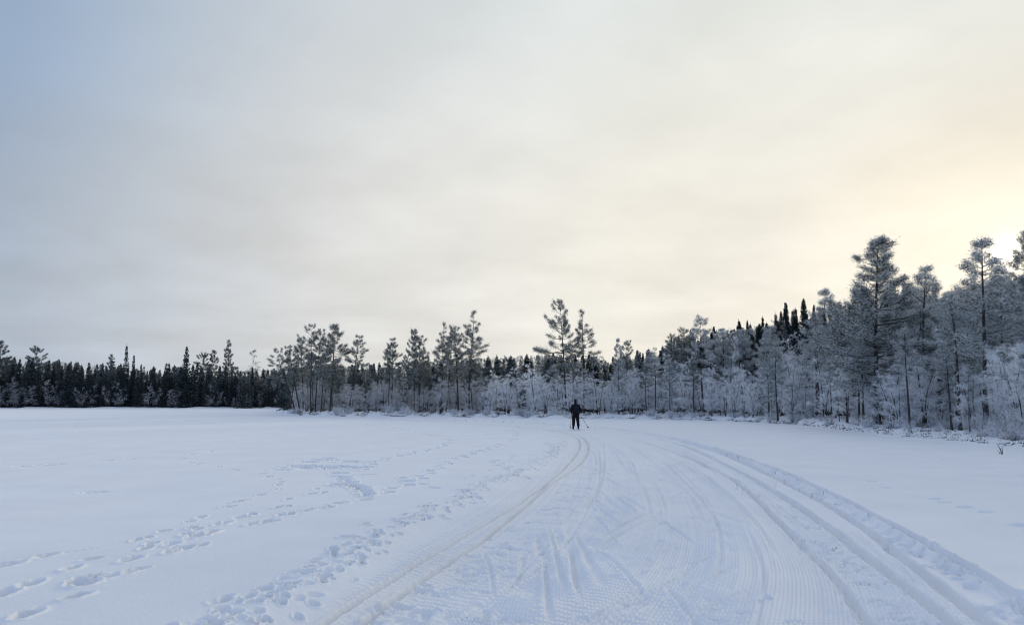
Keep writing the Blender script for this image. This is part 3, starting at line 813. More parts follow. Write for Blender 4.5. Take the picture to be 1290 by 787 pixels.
px_tree('bigpine', 1103, 529, 1110, 298, 'great broad pine dusted with rime, the biggest crown on the near shore', wide=1.28, rz=1.0)
px_tree(('fpine', 0), 1088, 531, 1086, 395, 'shorter rimed pine pressed against the great broad pine', wide=1.0)
px_tree(('fpine', 2), 1165, 533, 1167, 339, 'rimed pine with a domed top between the great pine and the pale ragged pine', wide=1.05)
px_tree('thin_rimed', 1243, 543, 1235, 300, 'pale ragged pine with a thin see-through top against the low sun', wide=1.2, rz=.5)
px_tree(('fpine', 0), 1262, 534, 1259, 346, 'rimed pine just below the sun glow, beside the pale ragged pine', wide=1.0)
px_tree('bigpine', 1303, 537, 1299, 287, 'rimed pine at the very edge of view, branch tips reaching past the sun', wide=.85, rz=2.6)
px_tree(('fpine', 2), 1205, 531, 1203, 372, 'stocky rimed pine filling the gap beside the pale ragged pine', wide=.9)
# far shore
FL = 'trees standing out on the far shore'
px_tree(('farspruce', 1), 160, 0, 160, 434, 'tall thin dark spruce, highest of the far shore treeline across the open ice', FL, back=4, wide=.75)
px_tree(('farspruce', 1), 169, 0, 169, 446, 'shorter thin spruce close beside the highest far spruce', FL, back=5, wide=.7)
px_tree(('farspruce', 0), 235, 0, 235, 436, 'dark full spruce alone above the far treeline, between the thin spruce and the pale pine', FL, back=4, wide=.85)
px_tree(('farpine', 2), 289, 0, 288, 428, 'pale pine with a bare neck rising highest near the wooded point on the far shore', FL, back=10, wide=.75)
px_tree('bare', 321, 0, 321, 441, 'leafless pale tree with a feathery rounded top near the wooded point', FL, back=6, wide=.9)
px_tree(('farpine', 1), 46, 0, 47, 436, 'flat-crowned pine above the far treeline toward its outer end', FL, back=8, wide=.8)
px_tree(('farpine', 0), 2, 0, 0, 430, 'dark pine at the outer end of the far treeline', FL, back=5, wide=1.0)
px_tree(('farpine', 1), 258, 0, 257, 444, 'broad twin-topped pine next to the dark full spruce of the far shore', FL, back=6, wide=.8)
px_tree(('farpine', 0), 270, 0, 270, 442, 'broad dark pine between the twin-topped pine and the pale pine', FL, back=9, wide=.8)
px_tree(('farpine', 2), 140, 0, 140, 446, 'bushy dark tree beside the highest far spruce', FL, back=7, wide=1.0)

# ------------------------------------------------------------------ filling trees
ENV = np.array([(-200, 446), (0, 450), (60, 453), (110, 459), (150, 458), (200, 461), (300, 463), (340, 464), (400, 460), (460, 458), (530, 458), (600, 452), (650, 448), (700, 446), (760, 447), (820, 440), (850, 428), (900, 414),
                (950, 411), (990, 398), (1040, 388), (1070, 378), (1100, 366), (1150, 362), (1200, 366), (1230, 354), (1290, 345), (1420, 335)])
BIRT = np.array([(440, 478), (560, 478), (600, 472), (660, 470), (720, 470), (790, 462), (850, 455), (900, 452), (960, 455), (1000, 440), (1060, 445), (1120, 445), (1200, 425), (1290, 425), (1420, 425)])
def env(px): return float(np.interp(px, ENV[:, 0], ENV[:, 1]))
placed = []
def free(x, y, dmin):
    for (a, b, d) in placed:
        if (a - x) ** 2 + (b - y) ** 2 < (dmin * .5 + d * .5) ** 2: return False
    placed.append((x, y, dmin)); return True

def fill(n, px0, px1, b0, b1, keys, toplo, tophi, label, group, dmin, ref, wide=(.85, 1.15), hmin=2.0, hmax=16., power=1.0, lean=.02):
    """n trees between two picture columns, b0 to b1 metres behind the shore, tops between two offsets of the skyline"""
    c = 0; tries = 0
    while c < n and tries < n * 60:
        tries += 1
        px = RNG.uniform(px0, px1)
        az = math.atan((px - CX) / F)
        r = float(shore_r(az)) + b0 + (b1 - b0) * RNG.random() ** power
        x, y = r * math.sin(az), r * math.cos(az)
        if not free(x, y, dmin): continue
        top = (env(px) if ref == 'env' else float(np.interp(px, BIRT[:, 0], BIRT[:, 1]))) + RNG.uniform(toplo, tophi)
        X2, Z2 = at_depth(px, top, y)
        zz = gz(x, y); h = Z2 - zz
        if h < hmin: continue
        h = min(h, hmax)
        key = RNG.choice(keys)
        tree(key, x, y, h, label, group, dx=RNG.gauss(0, lean) * h, dy=RNG.gauss(0, lean) * h, wide=RNG.uniform(*wide) * (h / V[key][2]) ** -.25, z=zz)
        c += 1
    return c
FS = [('farspruce', i) for i in range(4)]; FP = [('farpine', i) for i in range(3)]; FB = [('farbirch', i) for i in range(3)]
SP = [('spruce', i) for i in range(4)]; FSP = [('fspruce', i) for i in range(3)]; PI = [('pine', i) for i in range(4)]; FPI = [('fpine', i) for i in range(3)]; GB = [('greybirch', i) for i in range(3)]; BI = [('birch', i) for i in range(6)]
# far shore across the ice
fill(84, -60, 352, 2, 9, FS, -5, 24, 'dark snow-dusted spruce in the far treeline across the ice', 'spruces of the far treeline', 1.6, 'env')
fill(60, -60, 352, 4, 16, FP, -1, 14, 'dark pine in the far treeline across the ice', 'pines of the far treeline', 1.8, 'env')
fill(40, -60, 352, .6, 5, FB, 22, 42, 'small grey rimed birch at the foot of the far treeline', 'rimed birches of the far treeline', 1.0, 'env', hmin=2)
fill(46, -60, 352, 14, 26, FS, -3, 6, 'dark spruce top showing over the far treeline', 'rear spruces of the far treeline', 2.0, 'env')
fill(16, 345, 470, 104, 118, FS, 0, 10, 'dark spruce far behind the leaning pines at the tip of the point', 'far spruces behind the tip of the point', 1.8, 'env')
fill(14, 340, 400, 103, 110, FB, 20, 40, 'grey rimed birch far behind the leaning pines at the tip of the point', 'far birches behind the tip of the point', 1.0, 'env')
fill(8, 366, 470, 3, 11, ['pad'] + PI, -26, 12, 'slim pine inside the leaning clump of the point', 'inner pines of the clump', 1.2, 'env', wide=(.7, .9), lean=.05)
fill(6, 484, 604, 4, 11, ['slim'] + PI, -22, 12, 'slim pine in the middle stand of the point', 'inner pines of the middle stand', 1.4, 'env', wide=(.7, .9), lean=.03)
# behind the point
fill(44, 355, 720, 14, 40, FS, -3, 10, 'dark spruce behind the pines of the wooded point', 'spruces behind the wooded point', 2.2, 'env')
fill(22, 355, 720, 12, 30, FP, 0, 12, 'dark pine in the woods behind the point', 'pines behind the wooded point', 2.2, 'env')
fill(66, 372, 620, 2.5, 12, GB, -4, 22, 'grey rimed thicket birch under the pines of the point', 'birches under the pines of the point', 1.0, 'birt', wide=(.8, 1.1))
fill(8, 372, 620, 3, 11, PI, 22, 40, 'small pine under the tall pines of the point', 'small pines of the point', 1.4, 'env', hmin=3, wide=(.7, .9))
fill(6, 765, 985, 1.2, 3.2, ['poor', 'thin_rimed', ('pine', 1)], 12, 48, 'thin pine with a dark bare trunk at the edge of the birches', 'thin pines at the shore edge', 1.6, 'env', hmin=3, wide=(.8, 1.0), lean=.01)
fill(7, 990, 1335, 4.8, 7.5, ['poor', 'poor', ('fpine', 1)], 5, 70, 'pine with a dark bare trunk at the front of the near shore wood', 'front pines of the near shore', 1.2, 'env', hmin=3, wide=(.8, 1.0), lean=.01)
# white birches from the skier to the near shore
fill(46, 615, 800, 2.0, 10, BI, -8, 34, 'white rimed birch along the shore behind the skier', 'birches behind the skier', 1.3, 'birt')
fill(46, 800, 1000, 1.5, 10, BI, -10, 36, 'white rimed birch along the shore past the skier', 'birches past the skier', 1.2, 'birt')
fill(44, 985, 1330, 5.5, 12, BI, -8, 60, 'white rimed birch at the edge of the near shore', 'birches of the near shore', 1.1, 'birt', hmin=1.6)
fill(22, 985, 1330, 10, 18, BI, -25, 10, 'white rimed birch deeper in the wood of the near shore', 'inner birches of the near shore', 1.2, 'birt')
# conifers behind them
fill(40, 690, 900, 12, 34, SP + FSP, -2, 14, 'spruce behind the white birches past the skier', 'spruces behind the birches', 2.0, 'env')
fill(30, 690, 900, 8, 24, PI + FPI, 0, 16, 'pine behind the white birches past the skier', 'pines behind the birches', 1.8, 'env')
fill(40, 890, 1100, 10, 34, SP + FSP, -2, 22, 'spruce on the wooded rise behind the near shore', 'spruces of the wooded rise', 1.8, 'env')
fill(44, 840, 1095, 18, 42, SP, -9, 8, 'narrow dark spruce on the slope behind the rimed wood', 'dark spruces of the slope', 1.3, 'env', wide=(.65, .9))
fill(46, 890, 1340, 8, 26, FPI, 0, 30, 'grey rimed pine in the wood of the near shore', 'rimed pines of the near shore', 1.6, 'env')
fill(34, 1080, 1360, 14, 34, SP + FSP, -2, 16, 'spruce in the dim depth of the near shore wood', 'spruces of the near shore', 1.8, 'env')
fill(24, 1070, 1340, 6, 16, ['poor', 'thin_rimed'] + FPI, 2, 45, 'tall slim rimed pine in the wall of trees on the near shore', 'tall pines of the near shore', 1.3, 'env', hmin=3, wide=(.75, .95))
fill(26, 1000, 1330, 6, 12, ['poor', 'thin_rimed', 'poor'], 25, 90, 'young rimed pine between birches of the near shore', 'young pines of the near shore', 1.2, 'env', hmin=3)
# outside the frame, so the woods go on when one steps aside
fill(14, 1330, 1900, 4, 16, FPI + SP, 0, 25, 'conifer of the shore wood beyond the edge of view', 'trees beyond the edge of view', 2.2, 'env', hmax=11)

# ------------------------------------------------------------------ the deep wood that reads as one mass
def wood_mass():
    Vs, Ts, Tm = [], [], []; n0 = 0
    rr = np.random.RandomState(77)
    src = []
    for key in FS[:3] + FP[:2]:
        me = V[key][1]
        nv = len(me.vertices); co = np.empty(nv * 3, np.float32); me.vertices.foreach_get('co', co); co = co.reshape(-1, 3)
        tri = [(p.vertices[0], p.vertices[1], p.vertices[2], p.material_index) for p in me.polygons if len(p.vertices) == 3]
        tri = np.array(tri, int)
        if len(tri) > 3500: tri = tri[rr.permutation(len(tri))[:3500]]
        used, iv = np.unique(tri[:, :3].ravel(), return_inverse=True)
        src.append((co[used], iv.reshape(-1, 3), np.minimum(tri[:, 3], 1) , 'pine' in key[0]))
    def add(px, b, top):
        nonlocal n0
        az = math.atan((px - CX) / F); r = (float(shore_r(az)) + b) if b < 300 else b - 300
        x, y = r * math.sin(az), r * math.cos(az); zz = gz(x, y)
        h = at_depth(px, top, y)[1] - zz
        h = min(h, 17)
        if h < 1.5: return
        co, t, m, pine = src[rr.randint(len(src))]
        s = h / 11; a = rr.rand() * 6.28; ca, sa = math.cos(a), math.sin(a); wd = s ** .75
        v = np.stack([(co[:, 0] * ca - co[:, 1] * sa) * wd + x, (co[:, 0] * sa + co[:, 1] * ca) * wd + y, co[:, 2] * s + zz], -1)
        Vs.append(v); Ts.append(t + n0); Tm.append(m * 2 + (1 if pine else 0)); n0 += len(v)
    for _ in range(170):
        px = rr.uniform(-80, 352); add(px, rr.uniform(26, 70), env(px) + rr.uniform(0, 14))
    for _ in range(60):
        px = rr.uniform(300, 375); add(px, 300 + rr.uniform(200, 235), env(px) + rr.uniform(0, 14))
    for _ in range(210):
        px = rr.uniform(352, 760); add(px, rr.uniform(40, 110), env(px) + rr.uniform(-2, 6))
    for _ in range(260):
        px = rr.uniform(352, 1000); add(px, rr.uniform(16, 60), rr.uniform(478, 494))
    for _ in range(150):
        px = rr.uniform(740, 1400); add(px, rr.uniform(34, 80), env(px) + rr.uniform(-1, 14))
    me = np_mesh('forest', np.concatenate(Vs), tris=np.concatenate(Ts), tm=np.concatenate(Tm), mats=[M_NEEDLE_S, M_NEEDLE, M_FROST, M_FROST])
    o = bpy.data.objects.new('forest', me); C.objects.link(o)
    tag(o, 'dense dark conifer wood seen only as a mass behind the shore trees', 'forest', kind='stuff')
wood_mass()

# ------------------------------------------------------------------ shore shrubs
def shrub(px, back, k, sc, label, group):
    az = math.atan((px - CX) / F); r = float(shore_r(az)) + back
    x, y = r * math.sin(az), r * math.cos(az)
    o = bpy.data.objects.new('frosted_shrub', SHR[k]); C.objects.link(o)
    o.location = (x, y, gz(x, y) - .02); o.rotation_euler = (0, 0, RNG.rand_rz()); o.scale = (sc, sc, sc * RNG.uniform(.8, 1.2))
    tag(o, label, 'shrub', group)
for _ in range(50): shrub(RNG.uniform(360, 700), RNG.uniform(.5, 3), RNG.randrange(4), RNG.uniform(.4, 1.0), 'low rimed shrub on the bank of the wooded point', 'shrubs on the bank of the point')
for _ in range(40): shrub(RNG.uniform(700, 1000), RNG.uniform(.6, 3), RNG.randrange(4), RNG.uniform(.3, .8), 'low rimed shrub at the foot of the white birches', 'shrubs at the foot of the birches')
for _ in range(70): shrub(RNG.uniform(990, 1330), RNG.uniform(3, 9) , RNG.randrange(4), RNG.uniform(.25, .8), 'rimed shrub poking from the snow of the near shore', 'shrubs of the near shore')

def dwarf_shrubs():
    """heather and dead sedge sticking out under the snow along the bank: a cover nobody could count"""
    global RS
    RS = rs = np.random.RandomState(31)
    p = Plant()
    n = 13000
    px = rs.uniform(356, 1320, n)
    az = np.arctan((px - CX) / F); sr = shore_r(az)
    keep = pnoise(px * .06, px * 0 + 2.0) + rs.normal(size=n) * .18 + np.where(px < 720, .12, 0) > -.02
    az, sr, px = az[keep], sr[keep], px[keep]; n = len(az)
    back = np.abs(rs.normal(size=n)) * np.interp(px, [356, 950, 1050, 1320], [.28, .4, 2.2, 3.]) + .02 + np.interp(px, [1000, 1100], [0, 1.2])
    r = sr + back
    x, y = r * np.sin(az), r * np.cos(az); z = ground_base(x, y) - .03
    d = norm(np.stack([rs.normal(size=n) * .6, rs.normal(size=n) * .6 - .3, np.ones(n) * .7], -1))
    l = rs.uniform(.10, .30, n) * np.interp(px, [1000, 1100], [1, .6])
    p.ribbons(np.stack([x, y, z], -1), d, l, rs.uniform(.015, .04, n), rs.uniform(.2, 1.5, n), (rs.rand(n) < .3).astype(int))
    me = p.mesh('heather', [M_HEATH, M_TWIG])
    o = bpy.data.objects.new('heather', me); C.objects.link(o)
    tag(o, 'dark heather and sedge showing under the snow along the bank', 'heather', kind='stuff')
dwarf_shrubs()

def dead_stalk():
    x, y = gp(1262, 572); z = gz(x, y)
    global RS
    RS = np.random.RandomState(3)
    p = Plant()
    p.tube([(0, 0, -.1), (-.02, 0, .12), (-.10, .02, .30)], [.016, .014, .006], 5, 0)
    p.tube([(0.02, 0, -.1), (.03, 0, .08), (.05, .02, .17)], [.012, .010, .005], 5, 0)
    p.tube([(-.05, 0, -.1), (-.08, -.03, .06), (-.14, .0, .12)], [.01, .008, .004], 4, 0)
    p.tube([(-.03, 0.005, .14), (.03, 0, .2), (.05, 0, .25)], [.008, .006, .003], 4, 0)
    o = bpy.data.objects.new('dead_plant', p.mesh('dead_plant', [M_HEATH])); C.objects.link(o)
    o.location = (x, y, z)
    tag(o, 'dark dead plant stub alone in the snow before the near shore', 'plant')
dead_stalk()

# ------------------------------------------------------------------ skier
def plain(name, col, rough=.8, sheen=0):
    return noise_mat(name, tuple(c * .8 for c in col), tuple(min(1, c * 1.2) for c in col), 14, rough, bump=.15)
M_JACKET = plain('black jacket', (.010, .011, .014)); M_TROUS = plain('black trousers', (.008, .008, .010)); M_HAT = plain('dark knit hat', (.009, .009, .011), .95)
M_PACK = plain('navy pack', (.016, .016, .030)); M_SKIN = plain('skin', (.45, .28, .21), .6); M_BOOT = plain('boot', (.012, .012, .012), .5); M_POLE = plain('pole', (.05, .055, .065), .4)
M_SKI = plain('ski', (.03, .03, .04), .4); M_GLOVE = plain('glove', (.012, .012, .014))

def skin_mesh(name, verts, edges, radii, root, mat_, sub=2, extra=None):
    me = bpy.data.meshes.new(name + '_tmp'); me.from_pydata([tuple(v) for v in verts], edges, [])
    o = bpy.data.objects.new(name + '_tmp', me); C.objects.link(o)
    m = o.modifiers.new('skin', 'SKIN'); m.use_smooth_shade = True
    for i, r in enumerate(radii):
        d = me.skin_vertices[0].data[i]; d.radius = (r, r) if not isinstance(r, tuple) else r
        d.use_root = (i == root)
    s = o.modifiers.new('sub', 'SUBSURF'); s.levels = sub; s.render_levels = sub
    bpy.context.view_layer.update()
    dg = bpy.context.evaluated_depsgraph_get()
    out = bpy.data.meshes.new_from_object(o.evaluated_get(dg)); out.name = name
    out.materials.clear(); out.materials.append(mat_)
    out.polygons.foreach_set('use_smooth', np.ones(len(out.polygons), bool))
    bpy.data.objects.remove(o); bpy.data.meshes.remove(me)
    return out

def put(name, me, parent=None, loc=None):
    o = bpy.data.objects.new(name, me); C.objects.link(o)
    if parent: o.parent = parent
    if loc: o.location = loc
    return o

SX, SY = gp(725.5, 539.0)
SZ = -0.055
sk = bpy.data.objects.new('person', None); C.objects.link(sk); sk.location = (SX, SY, SZ)
tag(sk, 'person in black clothes and dark hat seen from behind, skiing away along the track', 'person')
# pose: facing +Y, weight on both skis, hands low at the sides holding poles, upper body a little forward
j = dict(pelvis=(0, 0, .97), waist=(0, .02, 1.10), chest=(0, .05, 1.30), neck0=(0, .07, 1.46), neck=(0, .085, 1.53), head=(-.012, .10, 1.63), crown=(-.012, .095, 1.735),
         shL=(-.19, .05, 1.42), elL=(-.275, .04, 1.15), wrL=(-.255, .24, .99), shR=(.19, .05, 1.42), elR=(.285, .02, 1.15), wrR=(.275, .19, .965),
         hipL=(-.10, 0, .93), knL=(-.125, .09, .52), anL=(-.155, .0, .12), toL=(-.155, .16, .07), hipR=(.10, 0, .93), knR=(.125, .05, .52), anR=(.155, -.04, .12), toR=(.155, .12, .07))
names = list(j); ix = {n: i for i, n in enumerate(names)}
ED = [('pelvis', 'waist'), ('waist', 'chest'), ('chest', 'neck0'), ('neck0', 'neck'), ('neck', 'head'), ('head', 'crown'), ('chest', 'shL'), ('shL', 'elL'), ('elL', 'wrL'), ('chest', 'shR'), ('shR', 'elR'), ('elR', 'wrR'),
      ('pelvis', 'hipL'), ('hipL', 'knL'), ('knL', 'anL'), ('anL', 'toL'), ('pelvis', 'hipR'), ('hipR', 'knR'), ('knR', 'anR'), ('anR', 'toR')]
RD = dict(pelvis=(.15, .11), waist=(.13, .10), chest=(.165, .115), neck0=.075, neck=.055, head=(.078, .098), crown=(.062, .075), shL=.07, elL=.042, wrL=.03, shR=.07, elR=.042, wrR=.03,
          hipL=.088, knL=.055, anL=.038, toL=.035, hipR=.088, knR=.055, anR=.038, toR=.035)
bv = [j[n] for n in names]; be = [(ix[a], ix[b]) for a, b in ED]; br = [RD[n] for n in names]
# hands: palm, four fingers curled round the grip, thumb from the side of the palm
def hand(side, w):
    w = np.array(w); sx = -1 if side == 'L' else 1
    base = len(bv)
    wi = ix['wr' + side]
    palm = w + np.array([0, .055, -.035]); bv.append(tuple(palm)); br.append((.036, .022)); be.append((wi, base)); hand_idx.append(base)
    for f, (off, ln) in enumerate(((.030, .030), (.010, .034), (-.010, .032), (-.030, .026))):
        k = palm + np.array([0, .030, off]); p2 = k + np.array([-sx * ln * .8, .022, 0]); p3 = p2 + np.array([-sx * ln * .4, -ln * .9, -.002])
        i = len(bv); bv.extend([tuple(k), tuple(p2), tuple(p3)]); br.extend([.010, .0095, .008]); be.extend([(base, i), (i, i + 1), (i + 1, i + 2)])
    t1 = palm + np.array([-sx * .022, .0, .028]); t2 = t1 + np.array([-sx * .022, .026, .016])
    i = len(bv); bv.extend([tuple(t1), tuple(t2)]); br.extend([.011, .009]); be.extend([(base, i), (i, i + 1)])
hand_idx = []
hand('L', j['wrL']); hand('R', j['wrR'])
body_mesh = skin_mesh('body', bv, be, br, ix['pelvis'], M_SKIN, 1)
body_mesh.materials.append(M_GLOVE)
for p_ in body_mesh.polygons:
    if p_.center.z < 1.02 and p_.center.y > .20: p_.material_index = 1
body = put('body', body_mesh, sk)
# face on the side that looks down the track: nose, ears, eyes
import bmesh
def blob(bm, c, s, seg=10):
    r = bmesh.ops.create_uvsphere(bm, u_segments=seg, v_segments=max(6, seg // 2), radius=1.0)
    for v in r['verts']: v.co = Vector((v.co.x * s[0] + c[0], v.co.y * s[1] + c[1], v.co.z * s[2] + c[2]))
def bm_mesh(name, bm, m):
    me = bpy.data.meshes.new(name); bm.to_mesh(me); bm.free(); me.materials.append(m)
    me.polygons.foreach_set('use_smooth', np.ones(len(me.polygons), bool)); return me
for nm, cs, m_ in (('nose', [((-.012, .205, 1.62), (.014, .02, .024))], M_SKIN), ('ear', [((-.095, .10, 1.62), (.012, .022, .033))], M_SKIN), ('ear', [((.071, .10, 1.62), (.012, .022, .033))], M_SKIN),
                   ('eye', [((-.045, .187, 1.645), (.014, .012, .010))], M_POLE), ('eye', [((.021, .187, 1.645), (.014, .012, .010))], M_POLE), ('mouth', [((-.012, .190, 1.572), (.024, .010, .006))], M_GLOVE)):
    bm = bmesh.new()
    for c, s in cs: blob(bm, c, s)
    put(nm, bm_mesh(nm, bm, m_), sk)
sub = lambda keys, edges, R2, root, nm, m_: put(nm, skin_mesh(nm, [j2[k] for k in keys], [(keys.index(a), keys.index(b)) for a, b in edges], [R2[k] for k in keys], keys.index(root), m_, 2), sk)
j2 = dict(j); j2['hem'] = (0, 0, .86); j2['collar'] = (0, .085, 1.50)
j2['cuL'] = tuple(np.array(j['wrL']) * .95 + np.array(j['elL']) * .05); j2['cuR'] = tuple(np.array(j['wrR']) * .95 + np.array(j['elR']) * .05)
sub(['hem', 'pelvis', 'waist', 'chest', 'neck0', 'collar', 'shL', 'elL', 'cuL', 'shR', 'elR', 'cuR'],
    [('hem', 'pelvis'), ('pelvis', 'waist'), ('waist', 'chest'), ('chest', 'neck0'), ('neck0', 'collar'), ('chest', 'shL'), ('shL', 'elL'), ('elL', 'cuL'), ('chest', 'shR'), ('shR', 'elR'), ('elR', 'cuR')],
    dict(hem=(.215, .16), pelvis=(.215, .16), waist=(.20, .155), chest=(.235, .165), neck0=.10, collar=.082, shL=.115, elL=.085, cuL=.06, shR=.115, elR=.085, cuR=.06), 'waist', 'jacket', M_JACKET)
j2['fL'] = tuple(np.array(j['anL']) + [0, 0, .0]); j2['fR'] = tuple(np.array(j['anR']) + [0, 0, .0])
sub(['pelvis', 'hipL', 'knL', 'fL', 'hipR', 'knR', 'fR'], [('pelvis', 'hipL'), ('hipL', 'knL'), ('knL', 'fL'), ('pelvis', 'hipR'), ('hipR', 'knR'), ('knR', 'fR')],
    dict(pelvis=(.16, .12), hipL=.14, knL=.11, fL=.085, hipR=.14, knR=.11, fR=.085), 'pelvis', 'trousers', M_TROUS)
j2.update(h0=(-.012, .092, 1.69), h1=(-.012, .088, 1.73), h2=(-.012, .078, 1.80), h3=(-.012, .07, 1.835))
sub(['h0', 'h1', 'h2', 'h3'], [('h0', 'h1'), ('h1', 'h2'), ('h2', 'h3')], dict(h0=(.098, .115), h1=(.092, .105), h2=(.055, .06), h3=.03), 'h0', 'hat', M_HAT)
j2.update(n0=(0, .07, 1.45), n1=(0, .078, 1.54), n2=(-.010, .075, 1.60))
sub(['n0', 'n1', 'n2'], [('n0', 'n1'), ('n1', 'n2')], dict(n0=.105, n1=.088, n2=(.092, .085)), 'n0', 'neck_warmer', M_JACKET)
j2.update(d0=(-.005, .055, 1.50), d1=(-.012, .052, 1.62), d2=(-.012, .052, 1.73))
sub(['d0', 'd1', 'd2'], [('d0', 'd1'), ('d1', 'd2')], dict(d0=(.115, .085), d1=(.100, .080), d2=(.085, .07)), 'd0', 'hood', M_JACKET)
for s_, a_, t_ in (('L', 'anL', 'toL'), ('R', 'anR', 'toR')):
    a = np.array(j[a_]); t = np.array(j[t_])
    me = skin_mesh('boot', [a + [0, -.02, .10], a + [0, -.03, -.02], a + [0, .06, -.06], t + [0, .02, -.01]], [(0, 1), (1, 2), (2, 3)], [.066, .062, .055, .045], 1, M_BOOT)
    put('boot', me, sk)

def box_bm(bm, c, s, bev=.0):
    r = bmesh.ops.create_cube(bm, size=1.0)
    for v in r['verts']: v.co = Vector((v.co.x * s[0] + c[0], v.co.y * s[1] + c[1], v.co.z * s[2] + c[2]))
    return r['verts']

# backpack: rounded sack, pocket, two straps
pk = bpy.data.objects.new('backpack', None); C.objects.link(pk); pk.location = (SX + .035, SY - .13, SZ + 1.24)
tag(pk, 'small dark navy backpack on the back of the skier', 'backpack')
def rounded(name, c, s, m_, bev):
    bm = bmesh.new(); box_bm(bm, c, s)
    bmesh.ops.bevel(bm, geom=bm.edges[:], offset=bev, segments=4, affect='EDGES')
    return bm_mesh(name, bm, m_)
put('sack', rounded('sack', (0, -.03, .02), (.29, .17, .42), M_PACK, .07), pk)
put('pocket', rounded('pocket', (0, -.125, -.05), (.22, .06, .20), M_PACK, .028), pk)
def tube_mesh(name, P, Rr, sides, m_):
    p = Plant(); p.tube(P, Rr, sides, 0); return p.mesh(name, [m_])
for sx in (-1, 1):
    put('strap', tube_mesh('strap', [(sx * .09, .03, .20), (sx * .115, .12, .235), (sx * .13, .24, .20), (sx * .145, .30, .05), (sx * .16, .24, -.10), (sx * .13, .06, -.17)], [.016] * 6, 6, M_GLOVE), pk)

def ski_pole(hand_p, tip, label):
    h = np.array(hand_p); t = np.array(tip); d = (t - h) / np.linalg.norm(t - h)
    r = bpy.data.objects.new('ski_pole', None); C.objects.link(r); r.location = Vector(tuple(t + np.array([SX, SY, SZ])))
    tag(r, label, 'ski pole', 'ski poles of the skier')
    top = h - d * .11 - t; l = top * 0
    put('shaft', tube_mesh('shaft', [top, h - t, -d * .04, d * .03], [.011, .011, .009, .006], 8, M_POLE), r)
    put('grip', tube_mesh('grip', [top - d * .01, top + d * .03, top + d * .15, top + d * .16], [.012, .018, .016, .012], 8, M_GLOVE), r)
    put('basket', tube_mesh('basket', [-d * .075, -d * .07, -d * .055, -d * .05], [.012, .055, .05, .012], 10, M_GLOVE), r)
hl = np.array(j['wrL']) + [.02, .095, -.035]; hr = np.array(j['wrR']) + [-.02, .095, -.035]
ski_pole(hl, (-.345, -.02, .03), 'ski pole planted upright beside the skier')
ski_pole(hr, (.70, -.65, .10), 'ski pole slanting out behind the skier with its basket off the snow')

def ski(x, y, label):
    n = 24; L = 1.98
    bm = bmesh.new(); rows = []
    for i in range(n + 1):
        t = i / n; yy = -.80 + L * t
        w = .022 + .002 * abs(t - .5) * 2
        if t > .93: w *= max(.25, 1 - ((t - .93) / .07) ** 2)
        zt = .035 * 0 + (0.10 * ((t - .90) / .10) ** 2 if t > .90 else 0)
        th = .008 + .012 * math.exp(-((t - .42) / .15) ** 2)
        rows.append([bm.verts.new((sx * w, yy, zt + dz)) for sx, dz in ((-1, 0), (1, 0), (1, th), (-1, th))])
    for a, b in zip(rows, rows[1:]):
        for k in range(4): bm.faces.new((a[k], a[(k + 1) % 4], b[(k + 1) % 4], b[k]))
    bm.faces.new(rows[0][::-1]); bm.faces.new(rows[-1])
    bmesh.ops.recalc_face_normals(bm, faces=bm.faces[:])
    e = bpy.data.objects.new('ski', None); C.objects.link(e); e.location = (SX + x, SY + y, SZ)
    tag(e, label, 'ski', 'skis of the skier')
    put('blade', bm_mesh('blade', bm, M_SKI), e)
    put('binding', rounded('binding', (0, .12, .028), (.045, .12, .02), M_BOOT, .006), e)
ski(-.155, .0, 'narrow ski under the boot on the side of the upright pole')
ski(.155, -.04, 'narrow ski under the boot on the side of the slanting pole')

# ------------------------------------------------------------------ sky and light
SUN_PX = (1270, 322)
sd = Vector(ray(*SUN_PX)).normalized()
sun_el = math.asin(sd.z); sun_az = math.atan2(sd.x, sd.y)
w = bpy.data.worlds.new('World'); scn.world = w; w.use_nodes = True
nt = w.node_tree; N = nt.nodes; L = nt.links
bg = N['Background']
sky = N.new('ShaderNodeTexSky'); sky.sky_type = 'NISHITA'; sky.sun_disc = False
sky.sun_elevation = sun_el; sky.sun_rotation = sun_az
sky.air_density = 1.0; sky.dust_density = 2.0
tc = N.new('ShaderNodeTexCoord')
def vmath(op, a, b=None):
    n = N.new('ShaderNodeVectorMath'); n.operation = op
    for i, s in enumerate((a, b)):
        if s is None: continue
        if hasattr(s, 'links') or hasattr(s, 'is_linked'): L.new(s, n.inputs[i])
        else: n.inputs[i].default_value = s
    return n
def fmath(op, a, b=None, clamp=False):
    n = N.new('ShaderNodeMath'); n.operation = op; n.use_clamp = clamp
    for i, s in enumerate((a, b)):
        if s is None: continue
        if hasattr(s, 'is_linked'): L.new(s, n.inputs[i])
        else: n.inputs[i].default_value = s
    return n.outputs[0]
nrm = vmath('NORMALIZE', tc.outputs['Generated']).outputs[0]
dot = vmath('DOT_PRODUCT', nrm, tuple(sd)).outputs['Value']
ang = fmath('DIVIDE', fmath('ARCCOSINE', dot), math.pi)
# soft cloud structure, wide and flat
sepx = N.new('ShaderNodeSeparateXYZ'); L.new(nrm, sepx.inputs[0])
